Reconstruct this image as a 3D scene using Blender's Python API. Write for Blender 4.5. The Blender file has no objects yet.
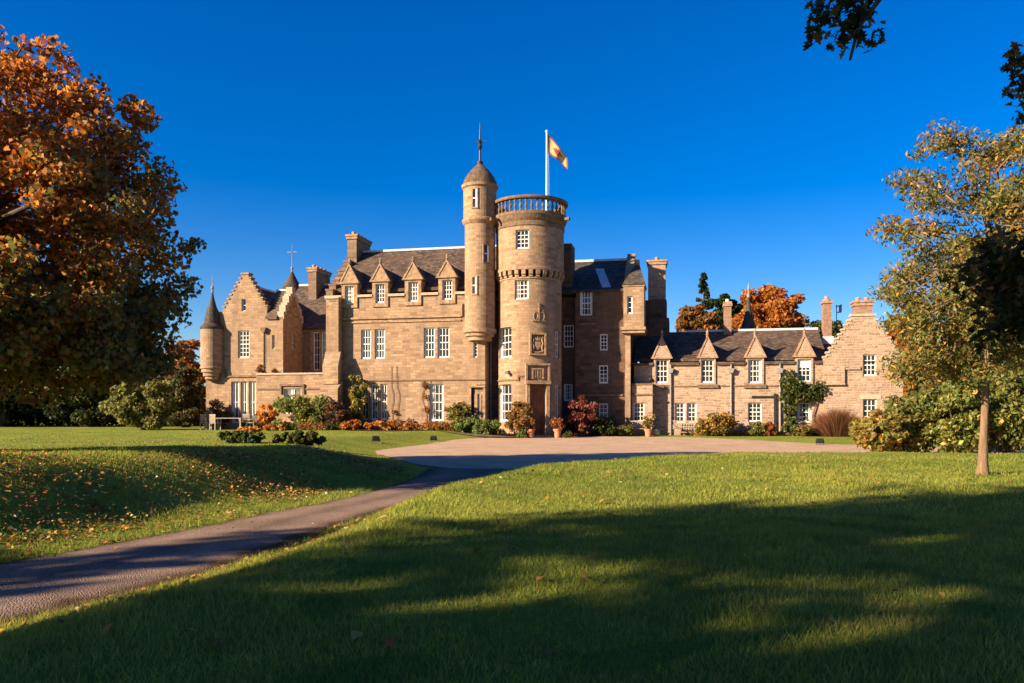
import bpy, bmesh, math, random
import numpy as np
from mathutils import Vector, Matrix

R = math.radians
scene = bpy.context.scene
COL = scene.collection
rng = np.random.default_rng(7)
random.seed(7)

# ------------------------------------------------------------------ camera, sky, sun, exposure
FPX, HORIZON, EYE = 800.0, 412.0, 1.5           # focal length in pixels, horizon row, eye height
cam_data = bpy.data.cameras.new('camera')
cam = bpy.data.objects.new('camera', cam_data)
COL.objects.link(cam)
cam.location = (0, 0, EYE)
cam.rotation_euler = (R(90), 0, 0)
cam_data.sensor_width = 36.0
cam_data.lens = 36.0 * FPX / 1024.0
cam_data.shift_y = (HORIZON - 341.5) / 1024.0
cam_data.clip_start = 0.1
cam_data.clip_end = 3000
scene.camera = cam

SUN_AZ, SUN_EL = 63.0, 22.0                      # light travels 63 deg right of the view axis, 22 deg down
sun_from = Vector((-math.sin(R(SUN_AZ)) * math.cos(R(SUN_EL)), -math.cos(R(SUN_AZ)) * math.cos(R(SUN_EL)), math.sin(R(SUN_EL))))
sd = bpy.data.lights.new('sun', 'SUN')
sd.energy = 5.0
sd.angle = R(0.55)
sd.color = (1.0, 0.80, 0.56)
sun = bpy.data.objects.new('sun', sd)
COL.objects.link(sun)
sun.location = (-30, -15, 30)
sun.rotation_euler = sun_from.to_track_quat('Z', 'Y').to_euler()

world = bpy.data.worlds.new('World')
scene.world = world
world.use_nodes = True
nt = world.node_tree
bg = nt.nodes['Background']
sky = nt.nodes.new('ShaderNodeTexSky')
sky.sky_type = 'NISHITA'
sky.sun_disc = False
sky.sun_elevation = R(SUN_EL)
sky.sun_rotation = R(SUN_AZ + 180.0)
sky.altitude = 300
sky.air_density = 1.0
sky.dust_density = 0.6
sky.ozone_density = 4.0
hsv = nt.nodes.new('ShaderNodeHueSaturation')
hsv.inputs['Hue'].default_value = 0.516
hsv.inputs['Saturation'].default_value = 1.44
hsv.inputs['Value'].default_value = 1.0
nt.links.new(sky.outputs['Color'], hsv.inputs['Color'])
nt.links.new(hsv.outputs['Color'], bg.inputs['Color'])
bg.inputs['Strength'].default_value = 0.057

scene.view_settings.view_transform = 'Standard'
scene.view_settings.look = 'None'
scene.view_settings.gamma = 1.0
scene.view_settings.exposure = 1.6
scene.cycles.use_denoising = True
scene.cycles.max_bounces = 6
scene.cycles.diffuse_bounces = 2
scene.cycles.glossy_bounces = 3
scene.cycles.transmission_bounces = 3
scene.cycles.transparent_max_bounces = 4

# ------------------------------------------------------------------ small helpers
def tag(o, label=None, cat=None, group=None, kind=None):
    if label: o['label'] = label
    if cat: o['category'] = cat
    if group: o['group'] = group
    if kind: o['kind'] = kind
    return o

def empty(name, loc, rz=0.0):
    o = bpy.data.objects.new(name, None)
    COL.objects.link(o)
    o.location = loc
    o.rotation_euler = (0, 0, rz)
    o.empty_display_size = 0.3
    return o

def smooth(a, b, x):
    t = np.clip((np.asarray(x, float) - a) / (b - a), 0, 1)
    return t * t * (3 - 2 * t)

class MB:
    """Collects faces (with metre-scaled UVs) and links them as one mesh object."""
    def __init__(self, T=None):
        self.v, self.f, self.uv, self.T = [], [], [], T
    def pt(self, p):
        if self.T: p = self.T(*p)
        self.v.append(tuple(p))
        return len(self.v) - 1
    def face(self, pts, uv=None):
        self.f.append([self.pt(p) for p in pts])
        self.uv.append(uv)
    def box(self, x0, x1, y0, y1, z0, z1, skip=''):
        a = [(x0, y0, z0), (x1, y0, z0), (x1, y1, z0), (x0, y1, z0), (x0, y0, z1), (x1, y0, z1), (x1, y1, z1), (x0, y1, z1)]
        for k, q in (('b', (3, 2, 1, 0)), ('t', (4, 5, 6, 7)), ('f', (0, 1, 5, 4)), ('r', (1, 2, 6, 5)), ('k', (2, 3, 7, 6)), ('l', (3, 0, 4, 7))):
            if k not in skip: self.face([a[i] for i in q])
    def prism(self, poly, d0, d1):
        """poly of (s, z) counter-clockwise seen from the front, extruded in depth d0..d1"""
        n = len(poly)
        self.face([(s, d0, z) for s, z in poly])
        self.face([(s, d1, z) for s, z in reversed(poly)])
        for i in range(n):
            (s0, z0), (s1, z1) = poly[i], poly[(i + 1) % n]
            self.face([(s1, d0, z1), (s0, d0, z0), (s0, d1, z0), (s1, d1, z1)])
    def lathe(self, cx, cy, prof, seg=32, a0=0.0, a1=360.0, cap=True):
        full = abs(a1 - a0) >= 359.9
        n = seg
        ang = [R(a0 + (a1 - a0) * i / n) for i in range(n + 1)]
        L = [0.0]
        for (r0, z0), (r1, z1) in zip(prof, prof[1:]):
            L.append(L[-1] + math.hypot(r1 - r0, z1 - z0))
        rm = max(r for r, z in prof)
        for j in range(len(prof) - 1):
            (r0, z0), (r1, z1) = prof[j], prof[j + 1]
            for i in range(n):
                p = [(cx + r * math.sin(a), cy - r * math.cos(a), z) for r, z, a in ((r0, z0, ang[i]), (r0, z0, ang[i + 1]), (r1, z1, ang[i + 1]), (r1, z1, ang[i]))]
                uv = [(rm * ang[i], L[j]), (rm * ang[i + 1], L[j]), (rm * ang[i + 1], L[j + 1]), (rm * ang[i], L[j + 1])]
                if r1 < 1e-5: p, uv = p[:3], uv[:3]
                elif r0 < 1e-5: p, uv = [p[0], p[2], p[3]], [uv[0], uv[2], uv[3]]
                self.face(p, uv)
        if cap and full:
            for (r, z), rev in ((prof[0], True), (prof[-1], False)):
                if r > 1e-4:
                    c = [(cx + r * math.sin(a), cy - r * math.cos(a), z) for a in ang[:-1]]
                    self.face(c[::-1] if rev else c)
    def tube(self, pts, rad, sides=6):
        pts = [Vector(p) for p in pts]
        rings = []
        for i, p in enumerate(pts):
            t = (pts[min(i + 1, len(pts) - 1)] - pts[max(i - 1, 0)])
            if t.length < 1e-7: t = Vector((0, 0, 1))
            t.normalize()
            a = t.cross(Vector((0.31, 0.95, 0.07)))
            if a.length < 0.05: a = t.cross(Vector((1, 0, 0)))
            a.normalize(); b = t.cross(a)
            r = rad[i] if hasattr(rad, '__len__') else rad
            rings.append([tuple(p + (a * math.cos(6.2832 * k / sides) + b * math.sin(6.2832 * k / sides)) * r) for k in range(sides)])
        base = len(self.v)
        for ring in rings:
            for p in ring: self.pt(p)
        for i in range(len(pts) - 1):
            for k in range(sides):
                k2 = (k + 1) % sides
                self.f.append([base + i * sides + k, base + i * sides + k2, base + (i + 1) * sides + k2, base + (i + 1) * sides + k])
                self.uv.append([(k * .1, i * .3), (k * .1 + .1, i * .3), (k * .1 + .1, i * .3 + .3), (k * .1, i * .3 + .3)])
        self.f.append([base + k for k in range(sides)][::-1]); self.uv.append(None)
        self.f.append([base + (len(pts) - 1) * sides + k for k in range(sides)]); self.uv.append(None)
    def build(self, name, mat, parent=None, smooth_shade=False):
        me = bpy.data.meshes.new(name)
        me.from_pydata(self.v, [], self.f)
        ul = me.uv_layers.new(name='UVMap')
        flat = []
        for f, uv in zip(self.f, self.uv):
            if uv is None:
                P = [Vector(self.v[i]) for i in f]
                n = Vector((0, 0, 0))
                for i in range(len(P)):
                    a, b = P[i], P[(i + 1) % len(P)]
                    n += Vector(((a.y - b.y) * (a.z + b.z), (a.z - b.z) * (a.x + b.x), (a.x - b.x) * (a.y + b.y)))
                if n.length < 1e-9: n = Vector((0, 0, 1))
                n.normalize()
                if abs(n.z) > .985: uv = [(p.x, p.y) for p in P]
                else:
                    t = Vector((0, 0, 1)).cross(n).normalized(); b = n.cross(t)
                    uv = [(p.dot(t), p.dot(b)) for p in P]
            for q in uv: flat.extend(q)
        ul.data.foreach_set('uv', flat)
        if mat: me.materials.append(mat)
        if smooth_shade:
            me.polygons.foreach_set('use_smooth', [True] * len(me.polygons))
        me.update()
        o = bpy.data.objects.new(name, me)
        COL.objects.link(o)
        if parent is not None: o.parent = parent
        return o

def raw_mesh(name, verts, nper, mat, cols=None, parent=None, smooth_shade=False):
    """verts (N*nper,3): N separate polygons of nper corners, colour per polygon"""
    n = len(verts) // nper
    me = bpy.data.meshes.new(name)
    me.vertices.add(n * nper)
    me.vertices.foreach_set('co', np.ascontiguousarray(verts, dtype=np.float32).ravel())
    me.loops.add(n * nper)
    me.loops.foreach_set('vertex_index', np.arange(n * nper, dtype=np.int32))
    me.polygons.add(n)
    me.polygons.foreach_set('loop_start', np.arange(0, n * nper, nper, dtype=np.int32))
    me.update(calc_edges=True)
    if cols is not None:
        ca = me.color_attributes.new(name='leafcol', type='FLOAT_COLOR', domain='POINT')
        c4 = np.ones((n, nper, 4), dtype=np.float32)
        c4[:, :, :3] = np.asarray(cols, dtype=np.float32)[:, None, :]
        ca.data.foreach_set('color', c4.ravel())
    if mat: me.materials.append(mat)
    o = bpy.data.objects.new(name, me)
    COL.objects.link(o)
    if parent is not None: o.parent = parent
    return o

# ------------------------------------------------------------------ materials
class NG:
    def __init__(self, name):
        self.m = bpy.data.materials.new(name); self.m.use_nodes = True
        self.t = self.m.node_tree
        self.b = self.t.nodes['Principled BSDF']
        self.b.inputs['Roughness'].default_value = 0.85
        self.b.inputs['Specular IOR Level'].default_value = 0.25
    def n(self, typ, **kw):
        x = self.t.nodes.new(typ)
        for k, v in kw.items():
            setattr(x, k, v)
        return x
    def l(self, a, b): self.t.links.new(a, b)
    def coords(self, kind='Object'):
        return self.n('ShaderNodeTexCoord').outputs[kind]
    def noise(self, vec, scale, detail=4, rough=.6):
        x = self.n('ShaderNodeTexNoise'); x.inputs['Scale'].default_value = scale; x.inputs['Detail'].default_value = detail; x.inputs['Roughness'].default_value = rough
        if vec is not None: self.l(vec, x.inputs['Vector'])
        return x.outputs['Fac']
    def ramp(self, fac, stops):
        x = self.n('ShaderNodeValToRGB'); e = x.color_ramp.elements
        while len(e) > 1: e.remove(e[-1])
        e[0].position = stops[0][0]; e[0].color = (*stops[0][1], 1)
        for p, c in stops[1:]:
            q = e.new(p); q.color = (*c, 1)
        self.l(fac, x.inputs['Fac'])
        return x.outputs['Color']
    def mix(self, fac, a, b, mode='MIX'):
        x = self.n('ShaderNodeMix'); x.data_type = 'RGBA'; x.blend_type = mode
        for s, val in ((x.inputs[0], fac), (x.inputs[6], a), (x.inputs[7], b)):
            if hasattr(val, 'links') or hasattr(val, 'is_linked'): self.l(val, s)
            elif isinstance(val, (int, float)): s.default_value = val
            else: s.default_value = (*val, 1)
        return x.outputs[2]
    def bump(self, h, strength=.4, dist=.02):
        x = self.n('ShaderNodeBump'); x.inputs['Strength'].default_value = strength; x.inputs['Distance'].default_value = dist
        self.l(h, x.inputs['Height']); self.l(x.outputs['Normal'], self.b.inputs['Normal'])
    def base(self, c):
        if hasattr(c, 'is_linked'): self.l(c, self.b.inputs['Base Color'])
        else: self.b.inputs['Base Color'].default_value = (*c, 1)

def plain(name, c, rough=.7, var=.25, scale=6.0, metal=0.0, bump=0.0):
    g = NG(name)
    f = g.noise(g.coords(), scale, 5)
    lo = tuple(x * (1 - var) for x in c); hi = tuple(min(1, x * (1 + var)) for x in c)
    g.base(g.ramp(f, [(.3, lo), (.7, hi)]))
    g.b.inputs['Roughness'].default_value = rough
    g.b.inputs['Metallic'].default_value = metal
    if bump: g.bump(f, bump, .02)
    return g.m

def masonry(name, c1, c2, mortar, bw=.62, bh=.30, stain=(.16, .11, .07), rubble=0.0, msize=.012):
    g = NG(name)
    uv = g.n('ShaderNodeTexCoord').outputs['UV']
    ob = g.coords()
    vec = uv
    if rubble:
        nz = g.n('ShaderNodeTexNoise'); nz.inputs['Scale'].default_value = 1.6; nz.inputs['Detail'].default_value = 3
        g.l(uv, nz.inputs['Vector'])
        mp = g.n('ShaderNodeVectorMath', operation='MULTIPLY_ADD')
        g.l(nz.outputs['Color'], mp.inputs[0]); mp.inputs[1].default_value = (rubble, rubble * .5, 0); g.l(uv, mp.inputs[2])
        vec = mp.outputs[0]
    def brick(w, h, off, sq):
        b = g.n('ShaderNodeTexBrick'); b.offset = off; b.squash = sq; b.squash_frequency = 3; b.offset_frequency = 2
        b.inputs['Scale'].default_value = 1.0
        b.inputs['Brick Width'].default_value = w; b.inputs['Row Height'].default_value = h
        b.inputs['Mortar Size'].default_value = msize; b.inputs['Mortar Smooth'].default_value = .4
        b.inputs['Color1'].default_value = (0, 0, 0, 1); b.inputs['Color2'].default_value = (1, 1, 1, 1); b.inputs['Mortar'].default_value = (.5, .5, .5, 1)
        g.l(vec, b.inputs['Vector'])
        return b
    b = brick(bw, bh, .43, .7)
    mid = tuple((x + y) / 2 for x, y in zip(c1, c2))
    dark = tuple(x * .72 for x in c1)
    tint = g.ramp(b.outputs['Color'], [(0, tuple(x * .68 for x in c1)), (.16, tuple(x * .92 for x in c1)), (.5, mid), (.8, c2), (1, tuple(min(1, x * 1.15) for x in c2))])
    big = g.noise(ob, .35, 5, .65)
    col = g.mix(g.ramp(big, [(.42, (0, 0, 0)), (.72, (.75, .75, .75))]), tint, tuple(x * .72 + y * .28 for x, y in zip(c1, stain)))
    fine = g.noise(ob, 9.0, 6, .7)
    col = g.mix(.55, col, g.ramp(fine, [(.25, (.38, .36, .35)), (.55, (1, 1, 1)), (.78, (1.4, 1.38, 1.36))]), 'MULTIPLY')
    # weather stains run down the wall in soft vertical streaks
    sep = g.n('ShaderNodeMapping'); sep.inputs['Scale'].default_value = (1.3, 1.3, .18); g.l(ob, sep.inputs['Vector'])
    st = g.noise(sep.outputs[0], 1.0, 5, .7)
    col = g.mix(g.ramp(st, [(.50, (0, 0, 0)), (.72, (.75, .75, .75))]), col, tuple(x * .8 for x in stain))
    col = g.mix(b.outputs['Fac'], col, mortar)
    g.base(col)
    g.b.inputs['Roughness'].default_value = .92
    inv = g.n('ShaderNodeMath', operation='SUBTRACT'); inv.inputs[0].default_value = 1.0; g.l(b.outputs['Fac'], inv.inputs[1])
    ad = g.n('ShaderNodeMath', operation='MULTIPLY_ADD'); g.l(fine, ad.inputs[0]); ad.inputs[1].default_value = .8; g.l(inv.outputs[0], ad.inputs[2])
    ad2 = g.n('ShaderNodeMath', operation='MULTIPLY_ADD'); g.l(b.outputs['Color'], ad2.inputs[0]); ad2.inputs[1].default_value = .7; g.l(ad.outputs[0], ad2.inputs[2])
    g.bump(ad2.outputs[0], .55, .025)
    return g.m

M = {}
M['stone'] = masonry('ashlar_sandstone', (.285, .180, .108), (.355, .234, .145), (.26, .17, .106), .48, .17)
M['stone_shaded'] = masonry('shaded_sandstone', (.095, .056, .036), (.135, .083, .053), (.10, .066, .044), .5, .21, rubble=.15)  # darker copy of the sandstone: the shade on these walls is in its colour
M['stone_pink'] = masonry('rubble_sandstone', (.295, .192, .127), (.39, .272, .188), (.37, .27, .195), .36, .15, stain=(.2, .13, .085), rubble=.5, msize=.02)
M['trim'] = plain('dressed_stone', (.275, .175, .105), .9, .45, 5.0, bump=.3)
M['trim_dark'] = plain('darkened_stone', (.15, .095, .058), .9, .4, 5.0, bump=.3)
M['trim_pale'] = plain('pale_stone', (.40, .30, .215), .9, .25, 6.0, bump=.3)
M['stone_soot'] = masonry('sooty_sandstone', (.17, .108, .068), (.24, .16, .105), (.19, .13, .09), .5, .21)
M['brick'] = masonry('chimney_brick', (.23, .115, .075), (.30, .175, .115), (.29, .21, .16), .23, .08, msize=.008)

def slate(name, c1, c2):
    g = NG(name)
    uv = g.n('ShaderNodeTexCoord').outputs['UV']
    b = g.n('ShaderNodeTexBrick'); b.offset = .5
    b.inputs['Scale'].default_value = 1; b.inputs['Brick Width'].default_value = .24; b.inputs['Row Height'].default_value = .16
    b.inputs['Mortar Size'].default_value = .007; b.inputs['Color1'].default_value = (0, 0, 0, 1); b.inputs['Color2'].default_value = (1, 1, 1, 1); b.inputs['Mortar'].default_value = (0, 0, 0, 1)
    g.l(uv, b.inputs['Vector'])
    tint = g.ramp(b.outputs['Color'], [(0, tuple(x * .6 for x in c1)), (.35, c1), (.75, c2), (1, tuple(x * 1.5 for x in c2))])
    big = g.noise(g.coords(), .8, 5, .7)
    col = g.mix(g.ramp(big, [(.45, (0, 0, 0)), (.75, (.8, .8, .8))]), tint, (c2[0] * 1.5, c2[1] * 1.25, c2[2] * 1.0))
    g.base(g.mix(b.outputs['Fac'], col, tuple(x * .4 for x in c1)))
    g.b.inputs['Roughness'].default_value = .75
    g.bump(b.outputs['Color'], .5, .02)
    return g.m
M['slate'] = slate('brown_slate', (.062, .042, .031), (.092, .064, .047))
M['slate_grey'] = slate('grey_slate', (.045, .036, .03), (.066, .053, .045))
M['lead'] = plain('lead_sheet', (.46, .47, .50), .5, .2, 3)
M['white'] = plain('white_paint', (.66, .63, .57), .5, .06, 8)
M['black'] = plain('black_metal', (.02, .02, .022), .45, .3, 8)
M['pipe'] = plain('grey_iron', (.22, .20, .19), .55, .3, 8)
M['wood'] = plain('varnished_oak', (.20, .075, .025), .45, .4, 3)
M['teak'] = plain('weathered_teak', (.30, .235, .18), .8, .25, 6)
M['terracotta'] = plain('terracotta', (.52, .20, .09), .8, .25, 7)
M['curtain'] = plain('cream_curtain', (.55, .50, .42), .9, .15, 9)
M['blind'] = plain('white_blind', (.80, .79, .76), .9, .05, 4)
M['soil'] = plain('bed_soil', (.07, .045, .03), .95, .4, 4, bump=.6)

def glass(name, c):
    g = NG(name)
    f = g.noise(g.coords(), 1.1, 2)
    g.base(g.ramp(f, [(.35, tuple(x * .5 for x in c)), (.7, tuple(x * 1.6 for x in c))]))
    g.b.inputs['Roughness'].default_value = .04
    g.b.inputs['Specular IOR Level'].default_value = .5
    g.bump(g.noise(g.coords(), 2.5, 1), .03, .02)
    return g.m
M['pane'] = glass('window_glass', (.022, .024, .028))
M['pane_pale'] = glass('window_glass_with_nets', (.10, .105, .11))

def bark(name, c):
    g = NG(name)
    mp = g.n('ShaderNodeMapping'); mp.inputs['Scale'].default_value = (6, 6, 1.2); g.l(g.coords(), mp.inputs['Vector'])
    f = g.noise(mp.outputs[0], 2.0, 6, .7)
    g.base(g.ramp(f, [(.3, tuple(x * .45 for x in c)), (.65, c), (.8, tuple(x * 1.4 for x in c))]))
    g.bump(f, .9, .04)
    return g.m
M['bark'] = bark('tree_bark', (.13, .095, .065))
M['bark_pale'] = bark('young_bark', (.25, .155, .09))

def foliage(name, trans=.35, rough=.6):
    g = NG(name)
    a = g.n('ShaderNodeAttribute'); a.attribute_name = 'leafcol'
    f = g.noise(g.coords(), 3.0, 3)
    col = g.mix(.6, a.outputs['Color'], g.ramp(f, [(.3, (.6, .6, .6)), (.7, (1.25, 1.25, 1.25))]), 'MULTIPLY')
    g.base(col)
    g.b.inputs['Roughness'].default_value = rough
    g.b.inputs['Specular IOR Level'].default_value = .3
    tr = g.n('ShaderNodeBsdfTranslucent'); g.l(col, tr.inputs['Color'])
    mx = g.n('ShaderNodeMixShader'); mx.inputs[0].default_value = trans
    g.l(g.b.outputs[0], mx.inputs[1]); g.l(tr.outputs[0], mx.inputs[2])
    g.l(mx.outputs[0], g.t.nodes['Material Output'].inputs['Surface'])
    return g.m
M['leaf'] = foliage('leaf', .5, .55)
M['dome'] = plain('lichened_stone_tiles', (.105, .07, .045), .9, .55, 4.0, bump=.6)
M['blade'] = foliage('grass_blade', .55, .8)
M['litter'] = foliage('fallen_leaf', .2, 1.0)

def grass_ground():
    g = NG('lawn_turf')
    ob = g.coords()
    f1 = g.noise(ob, .5, 5, .6); f2 = g.noise(ob, 14, 5, .75); f3 = g.noise(ob, .12, 3)
    c = g.ramp(f1, [(.3, (.14, .18, .022)), (.55, (.21, .24, .03)), (.75, (.28, .27, .045))])
    c = g.mix(.7, c, g.ramp(f2, [(.25, (.42, .45, .4)), (.55, (1, 1, 1)), (.8, (1.35, 1.3, 1.1))]), 'MULTIPLY')
    c = g.mix(g.ramp(f3, [(.5, (0, 0, 0)), (.75, (.5, .5, .5))]), c, (.125, .125, .028))
    g.base(c)
    g.b.inputs['Roughness'].default_value = .95
    g.b.inputs['Specular IOR Level'].default_value = .1
    g.bump(f2, 1.0, .06)
    return g.m
M['turf'] = grass_ground()

def gravel(name, lo, hi, scale):
    g = NG(name)
    ob = g.coords()
    vo = g.n('ShaderNodeTexVoronoi'); vo.inputs['Scale'].default_value = scale; g.l(ob, vo.inputs['Vector'])
    f1 = g.noise(ob, .7, 6, .65)
    sep = g.n('ShaderNodeSeparateColor'); g.l(vo.outputs['Color'], sep.inputs[0])
    c = g.ramp(sep.outputs[0], [(0, lo), (1, hi)])
    c = g.mix(.65, c, g.ramp(f1, [(.3, (.68, .66, .64)), (.65, (1.1, 1.1, 1.1))]), 'MULTIPLY')
    g.base(c)
    g.b.inputs['Roughness'].default_value = 1.0
    g.b.inputs['Specular IOR Level'].default_value = .0
    g.bump(vo.outputs['Distance'], .6, .02)
    return g.m
M['gravel'] = gravel('pink_gravel', (.36, .235, .15), (.58, .41, .285), 45)
def tracks(m):
    t = m.node_tree; b = t.nodes['Principled BSDF']; src = b.inputs['Base Color'].links[0].from_socket
    tc = t.nodes.new('ShaderNodeTexCoord'); sp = t.nodes.new('ShaderNodeSeparateXYZ'); t.links.new(tc.outputs['UV'], sp.inputs[0])
    nz = t.nodes.new('ShaderNodeTexNoise'); nz.inputs['Scale'].default_value = 1.3; nz.inputs['Detail'].default_value = 5; t.links.new(tc.outputs['Object'], nz.inputs['Vector'])
    ad = t.nodes.new('ShaderNodeMath'); ad.operation = 'MULTIPLY_ADD'; t.links.new(nz.outputs['Fac'], ad.inputs[0]); ad.inputs[1].default_value = .16; t.links.new(sp.outputs[0], ad.inputs[2])
    r = t.nodes.new('ShaderNodeValToRGB'); e = r.color_ramp.elements
    e[0].position = .06; e[0].color = (.42, .40, .30, 1); e[1].position = 1.0; e[1].color = (.45, .42, .32, 1)
    for p, c in ((.16, .85), (.28, 1.18), (.42, 1.1), (.56, .78), (.70, 1.12), (.84, 1.2), (.96, .8)):
        q = e.new(p); q.color = (c, c * .985, c * .96, 1)
    t.links.new(ad.outputs[0], r.inputs['Fac'])
    mx = t.nodes.new('ShaderNodeMix'); mx.data_type = 'RGBA'; mx.blend_type = 'MULTIPLY'; mx.inputs[0].default_value = 1.0
    t.links.new(src, mx.inputs[6]); t.links.new(r.outputs[0], mx.inputs[7]); t.links.new(mx.outputs[2], b.inputs['Base Color'])
M['drive'] = gravel('worn_tarmac', (.165, .115, .088), (.285, .205, .16), 60)
tracks(M['drive'])
# ------------------------------------------------------------------ terrain (world metres, camera at the origin looking along +Y)
DRIVE_L = [(-8.2, 2.0), (-7.2, 5.0), (-5.6, 8.5), (-4.75, 10.4), (-3.95, 13.0), (-3.2, 15.0), (-2.6, 17.2), (-2.2, 19.5), (-2.2, 21.5)]
DRIVE_R = [(-6.0, 1.0), (-5.0, 4.2), (-3.35, 7.4), (-2.8, 9.6), (-2.5, 12.0), (-1.85, 14.2), (-1.0, 16.4), (0.1, 18.6), (1.6, 20.6)]
COURT = [(-2.2, 21.3), (1.5, 20.5), (3.6, 22.6), (6.6, 24.4), (11, 25.2), (17, 25.4), (26, 25.6), (30, 27.5), (24, 31), (17.5, 33.6), (14.4, 36.4), (13.2, 40.0), (11.9, 44.4),
         (10.2, 46.6), (6.0, 48.6), (1.0, 47.6), (-2.6, 44.6), (-3.4, 40.6), (-3.9, 36.2), (-5.0, 32.0), (-5.3, 29.6), (-3.4, 24.6)]

def densify(poly, step, closed=True, jitter=0.0, seed=1):
    r = random.Random(seed); out = []
    n = len(poly)
    for i in range(n if closed else n - 1):
        a, b = Vector(poly[i]), Vector(poly[(i + 1) % n])
        k = max(1, int((b - a).length / step))
        for j in range(k):
            p = a.lerp(b, j / k)
            out.append((p.x + r.uniform(-jitter, jitter), p.y + r.uniform(-jitter, jitter)))
    if not closed: out.append(tuple(poly[-1]))
    return out

def smooth_line(p, it=2):
    for _ in range(it):
        q = [p[0]]
        for a, b in zip(p, p[1:]):
            q += [(a[0] * .75 + b[0] * .25, a[1] * .75 + b[1] * .25), (a[0] * .25 + b[0] * .75, a[1] * .25 + b[1] * .75)]
        p = q + [p[-1]]
    return p
def smooth_ring(p, it=2):
    for _ in range(it):
        q = []
        for a, b in zip(p, p[1:] + p[:1]):
            q += [(a[0] * .75 + b[0] * .25, a[1] * .75 + b[1] * .25), (a[0] * .25 + b[0] * .75, a[1] * .25 + b[1] * .75)]
        p = q
    return p
DL, DR = smooth_line(DRIVE_L), smooth_line(DRIVE_R)
COURT_S = smooth_ring(COURT)
DRIVE_POLY = DL + DR[::-1]

def poly_dist(x, y, poly):
    """distance outside a polygon (0 inside)"""
    x = np.asarray(x, float); y = np.asarray(y, float)
    d2 = np.full(x.shape, 1e12); ins = np.zeros(x.shape, bool)
    n = len(poly)
    for i in range(n):
        x0, y0 = poly[i]; x1, y1 = poly[(i + 1) % n]
        dx, dy = x1 - x0, y1 - y0
        t = np.clip(((x - x0) * dx + (y - y0) * dy) / max(dx * dx + dy * dy, 1e-12), 0, 1)
        d2 = np.minimum(d2, (x - x0 - t * dx) ** 2 + (y - y0 - t * dy) ** 2)
        c = ((y0 > y) != (y1 > y))
        if dy != 0: ins ^= c & (x < (dx * (y - y0) / dy + x0))
    return np.where(ins, 0.0, np.sqrt(d2))

def paved_dist(x, y):
    return np.minimum(poly_dist(x, y, DRIVE_POLY), poly_dist(x, y, COURT_S))

def zd(y): return -0.16 * (1 - smooth(14, 24, y))

def wob(x, y):
    return (np.sin(x * .9 + 1.3 * np.sin(y * .5)) * np.cos(y * .8 + .7 * np.sin(x * .6)) * .035
            + np.sin(x * 2.3 + y * 1.1 + 1.0) * np.cos(y * 2.0 - x * .9) * .018)

_lx = [p[0] for p in DL] + [-2.2, -3.4, -3.4, -2.0]; _ly = [p[1] for p in DL] + [22, 30, 40, 46]
_rx = [p[0] for p in DR] + [3.0, 6.0, 8.0, 9.0]; _ry = [p[1] for p in DR] + [24, 30, 40, 46]
def terr(x, y):
    x = np.asarray(x, float); y = np.asarray(y, float)
    d = paved_dist(x, y)
    xc = (np.interp(y, _ly, _lx) + np.interp(y, _ry, _rx)) / 2
    left = 1 - smooth(-1.2, 1.2, x - xc)
    hl = np.interp(y, [0, 8, 12, 17, 24, 34, 60], [1.1, 1.05, .98, .72, .46, .34, .34])
    lo = np.interp(y, [0, 22, 28], [.55, .9, .2])
    rl = smooth(0, 1, (d - lo * .6) / np.interp(y, [0, 12, 20, 28], [2.7, 2.7, 3.0, 3.2])) * hl + .05 * smooth(0, .5, d)
    hr = np.interp(y, [0, 6, 12, 17, 22, 26, 36, 60], [.30, .42, .56, .54, .40, .10, .06, .06])
    rr = smooth(0, 1, d / np.interp(y, [0, 10, 16, 22, 30], [2.8, 1.7, 1.7, 2.0, 1.0])) * hr
    z = zd(y) + left * rl + (1 - left) * rr + wob(x, y) * smooth(.3, 2.0, d) * (1 - smooth(40, 60, np.hypot(x, y)))
    return z
def tz(x, y): return float(terr(np.array([x]), np.array([y]))[0])

def axis(lo, hi, step, outer):
    a = list(np.arange(lo, hi + step / 2, step))
    return np.array([-v for v in reversed(outer) if -v < lo] + a + [v for v in outer if v > hi])
ax = axis(-26, 28, .3, [32, 36, 42, 50, 60, 75, 95, 120, 160, 220, 320, 500, 900])
ay = axis(1.5, 56, .3, [2, 6, 12, 20, 35, 60, 70, 80, 95, 120, 160, 220, 320, 500, 900])
gx, gy = np.meshgrid(ax, ay)
gz = terr(gx.ravel(), gy.ravel())
vv = np.stack([gx.ravel(), gy.ravel(), gz], 1)
nx, ny = len(ax), len(ay)
ii = (np.arange(ny - 1)[:, None] * nx + np.arange(nx - 1)[None, :]).ravel()
ff = np.stack([ii, ii + 1, ii + nx + 1, ii + nx], 1)
me = bpy.data.meshes.new('lawn')
me.vertices.add(len(vv)); me.vertices.foreach_set('co', vv.astype(np.float32).ravel())
me.loops.add(ff.size); me.loops.foreach_set('vertex_index', ff.astype(np.int32).ravel())
me.polygons.add(len(ff)); me.polygons.foreach_set('loop_start', np.arange(0, ff.size, 4, dtype=np.int32))
me.polygons.foreach_set('use_smooth', np.ones(len(ff), bool))
me.update(calc_edges=True); me.materials.append(M['turf'])
lawn = bpy.data.objects.new('lawn', me); COL.objects.link(lawn)
tag(lawn, 'rolling mown lawn around the drive and the house', 'lawn', kind='structure')

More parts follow.
